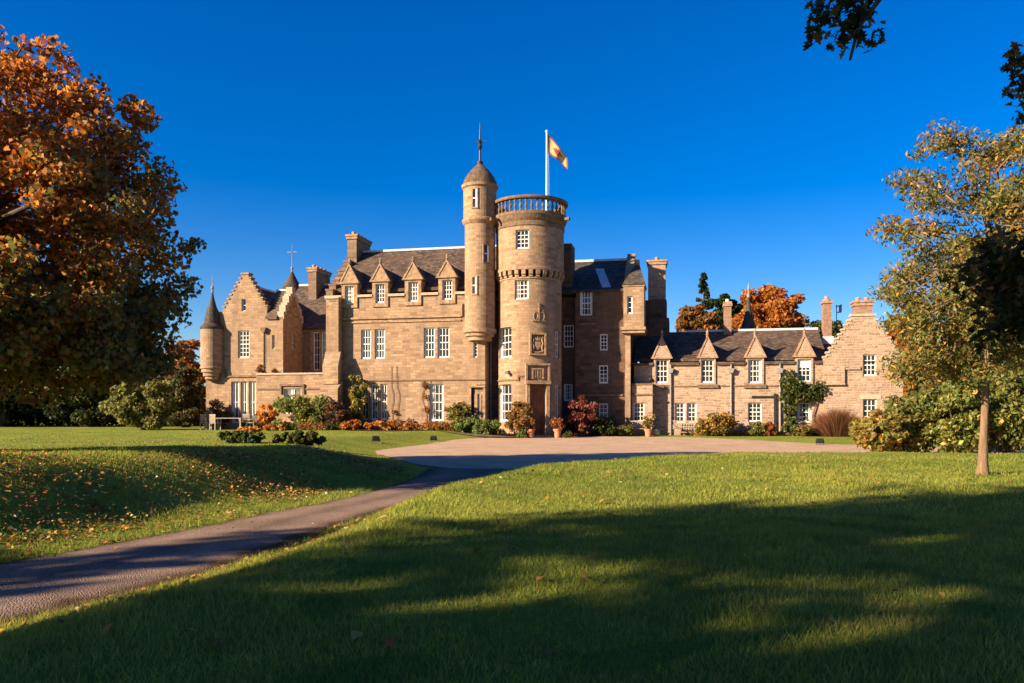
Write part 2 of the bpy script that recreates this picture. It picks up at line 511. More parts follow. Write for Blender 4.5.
# tarmac drive as a strip, gravel forecourt as a filled outline
def resample(line, n):
    P = [Vector(p) for p in line]; L = [0]
    for a, b in zip(P, P[1:]): L.append(L[-1] + (b - a).length)
    return [(float(np.interp(L[-1] * i / n, L, [p.x for p in P])), float(np.interp(L[-1] * i / n, L, [p.y for p in P]))) for i in range(n + 1)]
dl, dr = resample(DL, 90), resample(DR, 90)
mb = MB()
r_ = random.Random(3)
prev = None
for i in range(91):
    a, b = Vector(dl[i]), Vector(dr[i])
    a = a + (a - b).normalized() * r_.uniform(-.03, .12); b = b + (b - a).normalized() * r_.uniform(-.03, .12)
    row = [a.lerp(b, t) for t in (0, .12, .5, .88, 1)]
    row = [(p.x, p.y, float(zd(p.y)) + (.012 if k in (0, 4) else .03 if k != 2 else .045)) for k, p in enumerate(row)]
    if prev:
        for k in range(4):
            ta, tb = (0, .12, .5, .88, 1)[k:k + 2]; mb.face([prev[k], prev[k + 1], row[k + 1], row[k]], [(ta, i - 1), (tb, i - 1), (tb, i), (ta, i)])
    prev = row
drive = mb.build('drive', M['drive'], None, True)
tag(drive, 'narrow tarmac drive curving from the lower left to the forecourt', 'drive', kind='structure')
bm = bmesh.new()
ring = densify(COURT_S, .35, True, .06, 5)
vs = [bm.verts.new((x, y, 0)) for x, y in ring]
f = bm.faces.new(vs)
bmesh.ops.triangulate(bm, faces=[f])
me = bpy.data.meshes.new('gravel_forecourt')
for v in bm.verts: v.co.z = float(zd(v.co.y)) + .028 if v.co.y < 24 else .028
bm.normal_update()
for f in bm.faces:
    if f.normal.z < 0: f.normal_flip()
bm.to_mesh(me); bm.free(); me.materials.append(M['gravel'])
o = bpy.data.objects.new('gravel_forecourt', me); COL.objects.link(o)
tag(o, 'pinkish gravel forecourt in front of the house', 'forecourt', kind='structure')
# ------------------------------------------------------------------ the mansion: local u along the front, v away from the camera, z up
HA, HD = R(12.0), 48.0
cA, sA = math.cos(HA), math.sin(HA)
def U(px, v):
    t = (px - 512.0) / FPX
    return (t * (HD + v * cA) - v * sA) / (cA + t * sA)
def Z(py, u, v): return EYE + (HORIZON - py) / FPX * (HD - u * sA + v * cA)
def W(u, v): return (u * cA + v * sA, HD - u * sA + v * cA)        # ground point of (u, v) in world metres
house = empty('mansion', (0, HD, 0), -HA)
tag(house, 'baronial sandstone mansion with round tower, crow-stepped gables and slate roofs', 'mansion')

def front(u0, v0):        # local (s, d, z) -> front facing the camera side
    return lambda s, d, z: (u0 + s, v0 + d, z)
def right_face(u0, v0):   # faces +u
    return lambda s, d, z: (u0 - d, v0 + s, z)
def left_face(u0, v0):    # faces -u
    return lambda s, d, z: (u0 + d, v0 - s, z)
def drum(cx, cy, a, rr):  # tangent plane on a round tower at angle a (from -v towards +u)
    ca, sa = math.cos(a), math.sin(a)
    return lambda s, d, z: (cx + s * ca + (rr - d) * sa, cy + s * sa - (rr - d) * ca, z)

def panel(mb, s0, s1, z0, z1, openings=(), reveal=.26, d=0.0):
    """wall sheet in the local (s, z) plane at depth d with rectangular openings and their reveals"""
    ss = sorted({s0, s1} | {min(max(x, s0), s1) for o in openings for x in o[:2]})
    zz = sorted({z0, z1} | {min(max(x, z0), z1) for o in openings for x in o[2:4]})
    for a, b in zip(ss, ss[1:]):
        for c, e in zip(zz, zz[1:]):
            if b - a < 1e-6 or e - c < 1e-6: continue
            m, k = (a + b) / 2, (c + e) / 2
            if any(o[0] < m < o[1] and o[2] < k < o[3] for o in openings): continue
            mb.face([(a, d, c), (b, d, c), (b, d, e), (a, d, e)])
    for a, b, c, e in [o[:4] for o in openings]:
        e2 = min(e, z1); q = d + reveal
        mb.face([(a, d, c), (a, d, e2), (a, q, e2), (a, q, c)])
        mb.face([(b, d, c), (b, q, c), (b, q, e2), (b, d, e2)])
        mb.face([(a, d, c), (a, q, c), (b, q, c), (b, d, c)])
        if e <= z1: mb.face([(a, d, e), (b, d, e), (b, q, e), (a, q, e)])

def window(T, s0, s1, z0, z1, cols=3, rows=4, depth=.10, pane='pane', sash=True, label=None, blind=False, curtain=False, bar=.034, fr=.07):
    m = MB(T)
    d0, d1 = depth, depth + .07
    m.box(s0, s0 + fr, d0, d1, z0, z1); m.box(s1 - fr, s1, d0, d1, z0, z1)
    m.box(s0 + fr, s1 - fr, d0, d1, z1 - fr, z1); m.box(s0 + fr, s1 - fr, d0 - .02, d1, z0, z0 + fr * 1.45)
    a, b, c, e = s0 + fr, s1 - fr, z0 + fr * 1.45, z1 - fr
    for i in range(1, cols):
        x = a + (b - a) * i / cols
        m.box(x - bar / 2, x + bar / 2, d0 + .012, d1 - .01, c, e)
    for j in range(1, rows):
        y = c + (e - c) * j / rows
        h = bar if not (sash and j * 2 == rows) else bar * 1.5
        m.box(a, b, d0 + (.008 if h == bar else .002), d1 - .012, y - h / 2, y + h / 2)
    w = m.build('window', M['white'], house)
    if label: w['label'] = label
    p = MB(T); p.face([(a - .01, d1 - .02, c - .01), (b + .01, d1 - .02, c - .01), (b + .01, d1 - .02, e + .01), (a - .01, d1 - .02, e + .01)])
    p.build('pane', M[pane], w)
    if blind:
        p = MB(T); p.box(a, b, d0 + .03, d0 + .045, e - (e - c) * .36, e); p.build('blind', M['blind'], w)
    if not curtain and not blind and s1 - s0 > .55 and z1 - z0 > 1.0 and random.random() < .45:
        p = MB(T); w_ = (b - a) * random.uniform(.1, .22)
        for x0, x1 in ((a, a + w_), (b - w_ * random.uniform(.5, 1.1), b)): p.box(x0, x1, d0 + .042, d0 + .048, c, e)
        p.build('curtain', M['curtain'], w)
    if curtain:
        p = MB(T)
        for x0, x1 in ((a, a + (b - a) * .42), (b - (b - a) * .25, b)): p.box(x0, x1, d0 + .035, d0 + .048, c, e)
        p.build('curtain', M['curtain'], w)
    return w

def pxwin(px0, px1, py0, py1, v):
    u0, u1 = U(px0, v), U(px1, v); um = (u0 + u1) / 2
    return (u0, u1, Z(py1, um, v), Z(py0, um, v))

def roof_u(mb, u0, u1, v0, v1, zE, zR, over=.12, th=.14):
    """pitched roof, ridge along u"""
    vm = (v0 + v1) / 2; k = (zR - zE) / (vm - v0)
    a, b = v0 - over, v1 + over; ze = zE - k * over
    for pa, pb in (((a, ze), (vm, zR)), ((vm, zR), (b, ze))):
        mb.face([(u0, pa[0], pa[1] + th), (u1, pa[0], pa[1] + th), (u1, pb[0], pb[1] + th), (u0, pb[0], pb[1] + th)])
        mb.face([(u0, pb[0], pb[1]), (u1, pb[0], pb[1]), (u1, pa[0], pa[1]), (u0, pa[0], pa[1])])
    mb.face([(u0, a, ze), (u1, a, ze), (u1, a, ze + th), (u0, a, ze + th)])
    mb.face([(u1, b, ze), (u0, b, ze), (u0, b, ze + th), (u1, b, ze + th)])
    for u, s in ((u0, 1), (u1, -1)):
        q = [(u, a, ze), (u, a, ze + th), (u, vm, zR + th), (u, b, ze + th), (u, b, ze), (u, vm, zR)]
        mb.face(q if s > 0 else q[::-1])
def roof_v(mb, u0, u1, v0, v1, zE, zR, over=.1, th=.14):
    """pitched roof, ridge along v"""
    um = (u0 + u1) / 2; k = (zR - zE) / (um - u0)
    a, b = u0 - over, u1 + over; ze = zE - k * over
    for pa, pb in (((a, ze), (um, zR)), ((um, zR), (b, ze))):
        mb.face([(pa[0], v1, pa[1] + th), (pa[0], v0, pa[1] + th), (pb[0], v0, pb[1] + th), (pb[0], v1, pb[1] + th)])
    for v, s in ((v0, 1), (v1, -1)):
        q = [(a, v, ze), (um, v, zR), (b, v, ze), (b, v, ze + th), (um, v, zR + th), (a, v, ze + th)]
        mb.face(q if s > 0 else q[::-1])
    mb.face([(a, v1, ze), (a, v0, ze), (a, v0, ze + th), (a, v1, ze + th)])
    mb.face([(b, v0, ze), (b, v1, ze), (b, v1, ze + th), (b, v0, ze + th)])

def part(name, mb, mat, parent=None, sm=False):
    return mb.build(name, M[mat], parent if parent is not None else house, sm)

def crow_gable(T, s0, s1, zE, zP, n, th, mat, capmat='trim', opening=None, cap_top=True, top_w=.5):
    """stepped gable wall standing on eave height zE, with a cap stone on each step"""
    m, c = MB(T), MB(T)
    sm = (s0 + s1) / 2; hw = (s1 - s0) / 2
    dz = (zP - zE) / n
    for i in range(n):
        w = hw - (hw - top_w / 2) * i / (n - 1)
        wn = hw - (hw - top_w / 2) * (i + 1) / (n - 1) if i < n - 1 else 0
        z0, z1 = zE + dz * i, zE + dz * (i + 1)
        segs = [(sm - w, sm + w)]
        if opening and opening[2] < z1 and opening[3] > z0:
            o = opening
            m.box(sm - w, o[0], 0, th, z0, z1); m.box(o[1], sm + w, 0, th, z0, z1)
            if o[2] > z0: m.box(o[0], o[1], 0, th, z0, o[2])
            if o[3] < z1: m.box(o[0], o[1], 0, th, o[3], z1)
        else: m.box(sm - w, sm + w, 0, th, z0, z1)
        h = min(.11, dz * .35)
        if i < n - 1:
            for a, b in ((sm - w - .04, sm - wn - .003), (sm + wn + .003, sm + w + .04)):
                c.box(a, b, -.05, th + .05, z1 - .004, z1 + h)
        else: c.box(sm - w - .05, sm + w + .05, -.06, th + .06, z1 - .004, z1 + h * 1.3)
    g = part('gable', m, mat)
    part('crow_step_stones', c, capmat, g)
    return g

def finial(name, pts, parent, mat='trim', seg=8):
    m = MB(); u, v = pts[0]; m.lathe(u, v, pts[1], seg); return part(name, m, mat, parent)

# ---- main block
zE = Z(294.5, U(400, 0), 0)
vR = 4.4
zR = Z(252.0, U(420, vR), vR)
uL, uR = U(326, 0), U(485, 0)
slope = (zR - zE) / vR
wins = [(361, 371, 329.5, 359), (374.6, 385, 329.2, 358.8), (423.7, 435, 327.6, 358), (437.6, 449.6, 327.4, 357.8),
        (361.5, 368.3, 384, 420), (371.2, 377.6, 384, 420), (380.3, 387, 384, 420), (429.5, 443.7, 384, 421)]
dorm = [(345.4, 354.2, 286, 304.4, 342.2, 357.8, 308, 283.5, 265), (376, 385, 284.2, 303.2, 372.8, 388.6, 307, 281.5, 264.5),
        (408.8, 418.5, 282, 301.8, 405.2, 421.6, 305.5, 279.5, 262.5), (442.7, 452.5, 280, 300, 438.8, 455.6, 303.8, 277.5, 260.5)]
W0 = [pxwin(*w, 0) for w in wins]
D0 = [pxwin(*d[:4], 0) for d in dorm]
slits = [pxwin(473.4, 477.4, 342, 357.6, 0)]
niche = pxwin(470.5, 483.5, 387, 440, 0)
m = MB()
T0 = front(0, 0)
m.T = T0
panel(m, uL, uR, -.6, zE, [w for w in W0] + [(d[0], d[1], d[2], d[3]) for d in D0] + slits, .28)
vB = 2 * vR
m.T = None
m.face([(uL, vB, -.6), (uL, 0, -.6), (uL, 0, zE), (uL, vB, zE)]); m.face([(uR, 0, -.6), (uR, vB, -.6), (uR, vB, zE), (uR, 0, zE)]); m.face([(uR, vB, -.6), (uL, vB, -.6), (uL, vB, zE), (uR, vB, zE)])
part('wall', m, 'stone')
def fill(T, o, d=.275, mat='black'):
    mm = MB(T); mm.face([(o[0], d, o[2]), (o[1], d, o[2]), (o[1], d, o[3]), (o[0], d, o[3])]); return mm
for k, w in enumerate(W0): window(T0, *w, cols=3 if k in (0, 1, 2, 3, 7) else 2, rows=4)
for s in slits: window(T0, *s, cols=1, rows=4, sash=False, fr=.05)
# roof with a lead ridge
m = MB(); roof_u(m, uL + .3, uR + .4, 0, vB, zE, zR, over=-.32); rf = part('roof', m, 'slate')
m = MB(); m.box(uL + .4, uR + .4, vR - .13, vR + .13, zR + .10, zR + .235); part('lead_ridge', m, 'lead', rf)
# left crow-stepped gable end with its stack
gm = crow_gable(left_face(uL, vR), -vR, vR, zE, zR + .35, 10, .45, 'stone_soot', 'trim_dark')
def stack(px0, px1, pyt, pyb, v, dv, mat='stone', pots=3, cap=.18):
    u0, u1 = U(px0, v), U(px1, v); um = (u0 + u1) / 2
    zt, zb = Z(pyt, um, v), Z(pyb, um, v)
    m = MB(); m.box(u0, u1, v, v + dv, zb - .6, zt - .3); ch = part('chimney', m, mat)
    m = MB(); m.box(u0 - .07, u1 + .07, v - .07, v + dv + .07, zt - .3, zt - .12); m.box(u0 - .12, u1 + .12, v - .12, v + dv + .12, zt - .12, zt); part('chimney_cap', m, 'trim', ch)
    for i in range(pots):
        cv = v + dv * (i + .5) / pots if dv > (u1 - u0) else v + dv / 2
        cu = um if dv > (u1 - u0) else u0 + (u1 - u0) * (i + .5) / pots
        m = MB(); m.lathe(cu, cv, [(.13, zt - .01), (.12, zt + .16), (.14, zt + .18), (.14, zt + .22), (.08, zt + .22)], 10); part('chimney_pot', m, 'terracotta', ch)
    return ch
stack(347.5, 356.5, 234.5, 268, vR - 1.2, 2.4, 'stone_soot', 4)
# eaves course, string courses
m = MB()
ed = [uL - .04] + [x for d in dorm for x in (U(d[4], 0), U(d[5], 0))] + [U(466, 0)]
for a, b in zip(ed[0::2], ed[1::2]):
    m = MB(); m.box(a, b, -.14, .34, zE - .10, zE + .05); part('eaves_course', m, 'trim_pale')
m = MB()
za, zb = Z(317.5, U(400, 0), 0), Z(321.2, U(400, 0), 0)
ua, ub = U(341, 0), U(461, 0)
m.box(ua, ub, -.11, .01, za - .06, za + .05); m.box(ua + .12, ub, -.07, .01, zb - .06, zb + .03)
m.box(ua - .1, ua, -.11, .01, za - 1.15, za + .05); m.box(ub, ub + .1, -.11, .01, za - .02, za + .75)
part('string_course', m, 'trim')
m = MB(); zs = Z(380, U(420, 0), 0); m.box(U(340, 0), uR + .02, -.06, .01, zs - .05, zs + .03); part('string_course', m, 'trim_dark')
# dormers
def dormer(px, v, zEv, slp, seg_finial=.42, wall='trim', roofmat='slate', blind=False, cols=3, rows=4, apron=True, depth=.13):
    wpx = px[:4]; w = pxwin(*wpx, v)
    u0, u1 = U(px[4], v), U(px[5], v); um = (u0 + u1) / 2
    zb, zg, zp = Z(px[6], um, v), Z(px[7], um, v), Z(px[8], um, v)
    T = front(0, v - .09); m = MB(T)
    panel(m, u0, u1, zb, zg, [w], .3)
    m.box(u0, w[0] - .001, .0, .09, zb, min(zEv, zg), 'fk'); m.box(w[1] + .001, u1, .0, .09, zb, min(zEv, zg), 'fk'); m.face([(u0, 0, zb), (u0, .09, zb), (u1, .09, zb), (u1, 0, zb)])
    vb = .09 + (zg - zEv) / slp + .25
    m.face([(u0, 0, zEv), (u0, 0, zg), (u0, vb, zg), (u0, vb, zEv)]); m.face([(u1, 0, zEv), (u1, vb, zEv), (u1, vb, zg), (u1, 0, zg)])
    o = .1
    m.prism([(u0 - o, zg), (u1 + o, zg), (um, zp)], -.05, .16)
    dm = part('dormer', m, wall)
    m = MB(T)   # raised skews and base moulding of the gablet
    m.prism([(u0 - o - .07, zg - .02), (u0 - o + .06, zg - .02), (um, zp - .10), (um, zp + .08)], -.09, .2)
    m.prism([(u1 + o - .06, zg - .02), (u1 + o + .07, zg - .02), (um, zp + .08), (um, zp - .10)], -.09, .2)
    m.box(u0 - o, u1 + o, -.10, -.051, zg - .03, zg + .07)
    part('gablet_skews', m, 'trim', dm)
    m = MB(T); k = (zp - zg) / (um - u0 + o); vp = .09 + (zp - zEv) / slp + .3
    zz = zp - .12
    for sgn in (-1, 1):
        e = um + sgn * (um - u0 + o + .02)
        q = [(um, .2, zz), (e, .2, zg - .04), (e, vb + .1, zg - .04), (um, vp, zz)]
        m.face(q if sgn < 0 else q[::-1])
    part('dormer_roof', m, roofmat, dm)
    m = MB(); m.lathe(um, v - .04, [(.09, zp - .05), (.06, zp + .08), (.12, zp + .14), (.05, zp + .2), (.09, zp + .28), (.0, zp + seg_finial)], 8); part('finial', m, 'trim', dm)
    window(front(0, v - .09), *w, cols=cols, rows=rows, blind=blind, depth=depth)
    return dm
for d in dorm: dormer(d, 0, zE, slope)
# stepped corner buttress at the left end
m = MB()
b0, b1 = U(326, -.6), U(338.4, -.6)
zt = Z(298.5, b0, -.6)
m.box(b0, b1, -.6, -.002, Z(352, b0, -.6), zt)
def sloped(m, u0, u1, va, vb, z0, z1, zt):
    """buttress stage with a weathered sloping top: front at va, sloping back up to vb"""
    m.box(u0, u1, va, vb, z0, z1)
    m.face([(u0, va, z1), (u1, va, z1), (u1, vb, zt), (u0, vb, zt)]); m.face([(u0, va, z1), (u0, vb, zt), (u0, vb, z1)]); m.face([(u1, va, z1), (u1, vb, z1), (u1, vb, zt)])
b2 = U(337.2, -1.0)
m2z = Z(366, b0, -1)
sloped(m, U(322.5, -1.0), U(338.0, -1.0), -1.0, -.602, Z(384, b0, -1), m2z, Z(352, b0, -.6))
m.box(b0, b1, -.6, -.003, Z(400, b0, -1), Z(352, b0, -.6) - .002)
sloped(m, U(320.0, -1.35), U(337.6, -1.35), -1.35, -.603, -.6, Z(389, b0, -1.3), Z(381, b0, -1))
bt = part('buttress', m, 'stone')
m = MB(); m.box(b0 - .04, b1 + .05, -.68, .02, zt - .02, zt + .09); part('coping', m, 'trim_pale', bt)

# ---- left wing: gabled front, corner turret, low projecting bay
vg = 1.0
gL, gRx = U(206, vg), U(267, vg)
zg = Z(311, U(245, vg), vg); zgp = Z(274.5, U(245, vg), vg)
gw = [pxwin(238, 249.5, 330.5, 358, vg), pxwin(231.5, 239.2, 381.7, 423, vg), pxwin(240.6, 247.2, 381.7, 423, vg), pxwin(248.8, 256, 381.7, 423, vg)]
Tg = front(0, vg)
m = MB(Tg)
panel(m, gL, gRx, -.6, zg, gw, .28)
m.T = None
m.face([(gL, 12, -.6), (gL, vg, -.6), (gL, vg, zg), (gL, 12, zg)]); m.face([(gRx, vg, -.6), (gRx, 12, -.6), (gRx, 12, zg), (gRx, vg, zg)]); m.face([(gRx, 12, -.6), (gL, 12, -.6), (gL, 12, zg), (gRx, 12, zg)])
part('wall', m, 'stone')
window(Tg, *gw[0], cols=3, rows=6)
for w in gw[1:]: window(Tg, *w, cols=1, rows=2, sash=False, curtain=True, label='tall plain casement with cream curtains')
sl = pxwin(241.5, 245.8, 299, 311.5, vg)
cg0, cg1 = U(223, vg), U(267.3, vg)
crow_gable(front(0, vg), cg0, cg1, zg, zgp, 9, .45, 'stone', 'trim', opening=sl)
window(Tg, *sl, cols=1, rows=2, sash=False, fr=.05)
m = MB(); roof_v(m, cg0 + .1, cg1 - .05, vg + .46, 11.8, zg - .05, zgp - .75); rf = part('roof', m, 'slate_grey')
um = (cg0 + cg1) / 2
m = MB(); m.box(um - .1, um + .1, vg + .47, 11.8, zgp - .68, zgp - .55); part('lead_ridge', m, 'lead', rf)
m = MB(); zs = Z(376.5, U(240, vg), vg); ux = U(226, vg)
m.box(ux, U(257, vg), -.09 + vg, vg + .01, zs - .06, zs + .06); m.box(ux - .08, ux + .04, vg - .1, vg + .01, zs - .06, zs + .5)
part('string_course', m, 'trim_dark')
m = MB(Tg)
w = gw
m.box(w[1][0] - .16, w[1][0] - .01, -.03, .01, w[1][2], w[1][3] + .18); m.box(w[3][1] + .01, w[3][1] + .16, -.03, .01, w[1][2], w[1][3] + .18); m.box(w[1][0] - .009, w[3][1] + .009, -.03, .01, w[1][3] + .01, w[1][3] + .18)
part('window_surround', m, 'trim')
# corner turret on corbels
tu, tv = U(212.4, vg - .1), vg - .1
tr = (U(222.5, vg) - U(202.5, vg)) / 2
zt0, zt1, zt2, zt3, zta = Z(379.5, tu, tv), Z(368, tu, tv), Z(328.5, tu, tv), Z(308, tu, tv), Z(291.5, tu, tv)
m = MB(); m.lathe(tu, tv, [(tr, zt1), (tr, zt2)], 32); tt = part('corner_turret', m, 'stone')
m = MB(); m.lathe(tu, tv, [(tr * .35, zt0 - .1), (tr * .62, zt0 + .02), (tr * .62, zt0 + .16), (tr * .78, zt0 + .22), (tr * .78, zt0 + .4), (tr * .93, zt0 + .46), (tr * .93, zt1 - .1), (tr * 1.06, zt1 - .06), (tr * 1.06, zt1 + .06), (tr, zt1 + .08)], 32); part('corbel', m, 'trim', tt)
m = MB(); m.lathe(tu, tv, [(tr * 1.02, zt2 - .08), (tr * 1.06, zt2), (tr * 1.06, zt2 + .06), (tr * .74, zt2 + .3), (tr * .54, zt3 - .2), (tr * .38, zt3 + .05), (tr * .17, zt3 + (zta - zt3) * .55), (.04, zta)], 32); part('cone_roof', m, 'slate_grey', tt)
def spike(u, v, z0, z1, parent, cross=False):
    m = MB(); m.lathe(u, v, [(.07, z0 - .1), (.09, z0 + .05), (.05, z0 + .1), (.1, z0 + .22), (.1, z0 + .3), (.03, z0 + .4), (.022, (z0 + z1) / 2), (.01, z1)], 8)
    if cross:
        zc = z0 + (z1 - z0) * .68
        m.box(u - .38, u + .38, v - .015, v + .015, zc - .02, zc + .02); m.box(u - .015, u + .015, v - .3, v + .3, zc - .021, zc + .019)
    return part('finial', m, 'pipe', parent)
spike(tu, tv, zta, Z(274, tu, tv), tt)
u = U(264.3, vg - .1); z1 = Z(331, u, vg)
m = MB(); m.tube([(u, vg - .1, Z(374, u, vg)), (u, vg - .1, z1)], .055, 8); dp = part('drainpipe', m, 'black')
m = MB(); m.prism([(u - .1, z1 - .12), (u + .1, z1 - .12), (u + .2, z1 + .2), (u - .2, z1 + .2)], vg - .3, vg - .02); part('hopper', m, 'trim_dark', dp)
# wing between the gable and the main block: front wall, right-facing gable, recessed back wall
vm_ = .93
mu0, mu1 = U(266, vm_), U(283, vm_)
zem = Z(317, U(275, vm_), vm_)
vback = 3.7
sm1 = pxwin(272, 274.6, 335, 349, vm_)
m = MB(front(0, vm_)); panel(m, mu0, mu1, -.6, zem, [sm1], .28)
vridge = (vm_ + vback) / 2; zrm = Z(292.5, U(291, vridge), vridge)
# right-facing gable wall
rw = (-.22, .22, Z(349, U(291, 2.9), 2.9), Z(335, U(291, 2.9), 2.9))
Tr = right_face(mu1, vridge)
hw = (vback - vm_) / 2
m.T = Tr; panel(m, -hw, hw, -.6, zem, [rw], .28)
m.prism([(-hw, zem), (hw, zem), (0, zrm + .1)], 0, .4)
part('wall', m, 'stone')
window(front(0, vm_), *sm1, cols=1, rows=2, sash=False, fr=.05)
window(Tr, *rw, cols=2, rows=3, sash=False, fr=.05)
m = MB(Tr)
n = 6
for i in range(n):
    for sg in (-1, 1):
        sa, sb = sg * hw * (1 - i / n), sg * hw * (1 - (i + 1) / n); zz = zem + (zrm + .15 - zem) * (i + .5) / n
        a, b = min(sa, sb), max(sa, sb)
        m.box(a, b, -.05, .4, zz - .3, zz + .2 + .14 * (i % 2))
part('crow_step_stones', m, 'trim_pale')
m = MB(); roof_u(m, mu0 + .03, mu1 - .38, vm_, vback, zem, zrm); rf = part('roof', m, 'slate')
m = MB(); m.box(mu0 + .03, mu1 - .39, vridge - .12, vridge + .12, zrm + .1, zrm + .22); part('lead_ridge', m, 'lead', rf)
# recessed wall and roof behind, running to the main block
zeb = Z(328.5, U(315, vback), vback)
bw = [pxwin(313.2, 319.6, 332, 370.5, vback), pxwin(321.4, 327.5, 332, 370.5, vback)]
m = MB(front(0, vback)); panel(m, mu1 - .3, uL + 1.0, -.6, zeb, bw, .28); part('wall', m, 'stone')
for w in bw: window(front(0, vback), *w, cols=2, rows=5)
m = MB(front(0, vback)); m.box(bw[0][0] - .2, bw[0][0] - .01, -.04, .01, bw[0][2] - .1, bw[0][3] + .2); m.box(bw[0][0] - .2, bw[1][1] + .2, -.041, .01, bw[0][3] + .02, bw[0][3] + .2); part('window_surround', m, 'trim')
vrb = 7.6; zrb = Z(287.5, U(310, vrb), vrb)
m = MB(); roof_u(m, mu1 - 2.2, uL + .6, vback, 2 * vrb - vback, zeb, zrb); rf = part('roof', m, 'slate')
m = MB(); m.box(mu1 - 2.2, uL + .5, vrb - .13, vrb + .13, zrb + .1, zrb + .24); part('lead_ridge', m, 'lead', rf)
stack(308.2, 316.2, 267.5, 296, 6.2, 2.3, 'stone_soot', 4)
# slender cone roof behind
cu, cv = U(292, 8.5), 8.5
m = MB(); zc0, zca = Z(289, cu, cv), Z(271.5, cu, cv); m.lathe(cu, cv, [(.75, zc0 - 4), (.75, zc0 - .3)], 20); st = part('stair_turret', m, 'stone_shaded')
m = MB(); m.lathe(cu, cv, [(.95, zc0 - .4), (.78, zc0), (.45, (zc0 + zca) / 2 - .1), (.06, zca)], 20); part('cone_roof', m, 'slate_grey', st)
spike(cu, cv, zca, Z(243, cu, cv), st, True)
# low bay with a roof terrace in front
vt = .45
t0, t1 = U(257.3, vt), U(324, vt)
zpar = Z(374.6, U(290, vt), vt)
tw = pxwin(284, 301.2, 388.5, 414, vt)
tw1 = (tw[0], (tw[0] + tw[1]) / 2 - .03, tw[2], tw[3]); tw2 = ((tw[0] + tw[1]) / 2 + .03, tw[1], tw[2], tw[3])
m = MB(front(0, vt)); panel(m, t0, t1, -.6, zpar, [tw], .28)
m.T = None
m.face([(t0, vg, -.6), (t0, vt, -.6), (t0, vt, zpar), (t0, vg, zpar)])
m.box(t0, t1, vt + .001, vback, zpar - .75, zpar - .7)
m.face([(t0, vt, zpar), (t1, vt, zpar), (t1, vt + .35, zpar), (t0, vt + .35, zpar)])
m.face([(t1, vt + .35, zpar - .7), (t0, vt + .35, zpar - .7), (t0, vt + .35, zpar), (t1, vt + .35, zpar)])
bay = part('wall', m, 'stone')
window(front(0, vt), *tw1, cols=1, rows=1, sash=False, pane='pane_pale'); window(front(0, vt), *tw2, cols=1, rows=1, sash=False, pane='pane_pale')
m = MB(); m.box(t0 - .06, t1, vt - .08, vt + .42, zpar + .001, zpar + .11); part('coping', m, 'trim_pale', bay)
m = MB(); zz = Z(389, U(290, vt), vt); m.box(t0 - .02, tw[0] - .25, vt - .06, vt + .01, zz - .05, zz + .04); m.box(tw[1] + .25, t1, vt - .06, vt + .01, zz - .05, zz + .04)
m.box(tw[0] - .25, tw[1] + .25, vt - .11, vt + .01, tw[3] + .16, tw[3] + .28); m.box(tw[0] - .25, tw[0] - .14, vt - .1, vt + .01, tw[3] - .35, tw[3] + .159); m.box(tw[1] + .14, tw[1] + .25, vt - .1, vt + .01, tw[3] - .35, tw[3] + .159)
part('hood_mould', m, 'trim_dark', bay)

# ---- round tower
cx, cyv = U(530, 1.2), 1.2
mpp = (HD - cx * sA + cyv * cA) / FPX              # metres per pixel at the tower
rl, ru, rp = 31.6 * mpp, 33.8 * mpp, 37.3 * mpp
zT = lambda py: EYE + (HORIZON - py) * (mpp - 1.75 / FPX)
VA = math.atan2(cA * 0 + 1, 1) * 0 + HA - math.atan((530 - 512) / FPX)
def tang(px, r=31.6): return math.asin(max(-1, min(1, (px - 530) / r))) + VA
def drum_panel(mb, r, z0, z1, ops, reveal=.3, step=5.0):
    """cylinder wall; ops are (a0, a1, z0, z1)"""
    an = sorted({R(x) for x in np.arange(-180, 180.01, step)} | {a for o in ops for a in o[:2]})
    zz = sorted({z0, z1} | {min(max(z, z0), z1) for o in ops for z in o[2:4]})
    P = lambda a, z, rr=r: (cx + rr * math.sin(a), cyv - rr * math.cos(a), z)
    for a, b in zip(an, an[1:]):
        for c, e in zip(zz, zz[1:]):
            m_, k = (a + b) / 2, (c + e) / 2
            if b - a < 1e-6 or any(o[0] < m_ < o[1] and o[2] < k < o[3] for o in ops): continue
            mb.face([P(a, c), P(b, c), P(b, e), P(a, e)], [(r * a, c), (r * b, c), (r * b, e), (r * a, e)])
    for a, b, c, e in ops:
        q = r - reveal
        mb.face([P(a, c), P(a, e), P(a, e, q), P(a, c, q)]); mb.face([P(b, c), P(b, c, q), P(b, e, q), P(b, e)])
        if c > z0: mb.face([P(a, c), P(a, c, q), P(b, c, q), P(b, c)])
        mb.face([P(a, e), P(b, e), P(b, e, q), P(a, e, q)])
tw_px = [(516.3, 529, 230.6, 249.5, 3, 4, 'u'), (515.2, 528.6, 280, 299.5, 3, 4, 'l'), (499.6, 512, 326.4, 357, 3, 4, 'l'), (499.2, 512, 384, 421.5, 3, 4, 'l'), (555.0, 558.8, 330, 357, 2, 4, 'l'), (555.0, 558.8, 385, 420, 2, 4, 'l')]
opl, opu, jobs = [], [], []
for a, b, c, e, nc, nr, w in tw_px:
    r = rl if w == 'l' else ru
    rr_ = r / mpp
    a0, a1 = tang(a, rr_), tang(b, rr_)
    o = (a0, a1, zT(e), zT(c))
    (opl if w == 'l' else opu).append(o)
    jobs.append((o, r, nc, nr))
door_o = (tang(529.2), tang(545.0), 0.1, zT(384.2))
opl.append(door_o)
m = MB()
z_cb = zT(277)
drum_panel(m, rl, -.6, z_cb, opl)
z_up0, z_up1 = zT(268.5), zT(219)
drum_panel(m, ru, z_up0, z_up1, opu)
tower = part('round_tower', m, 'stone')
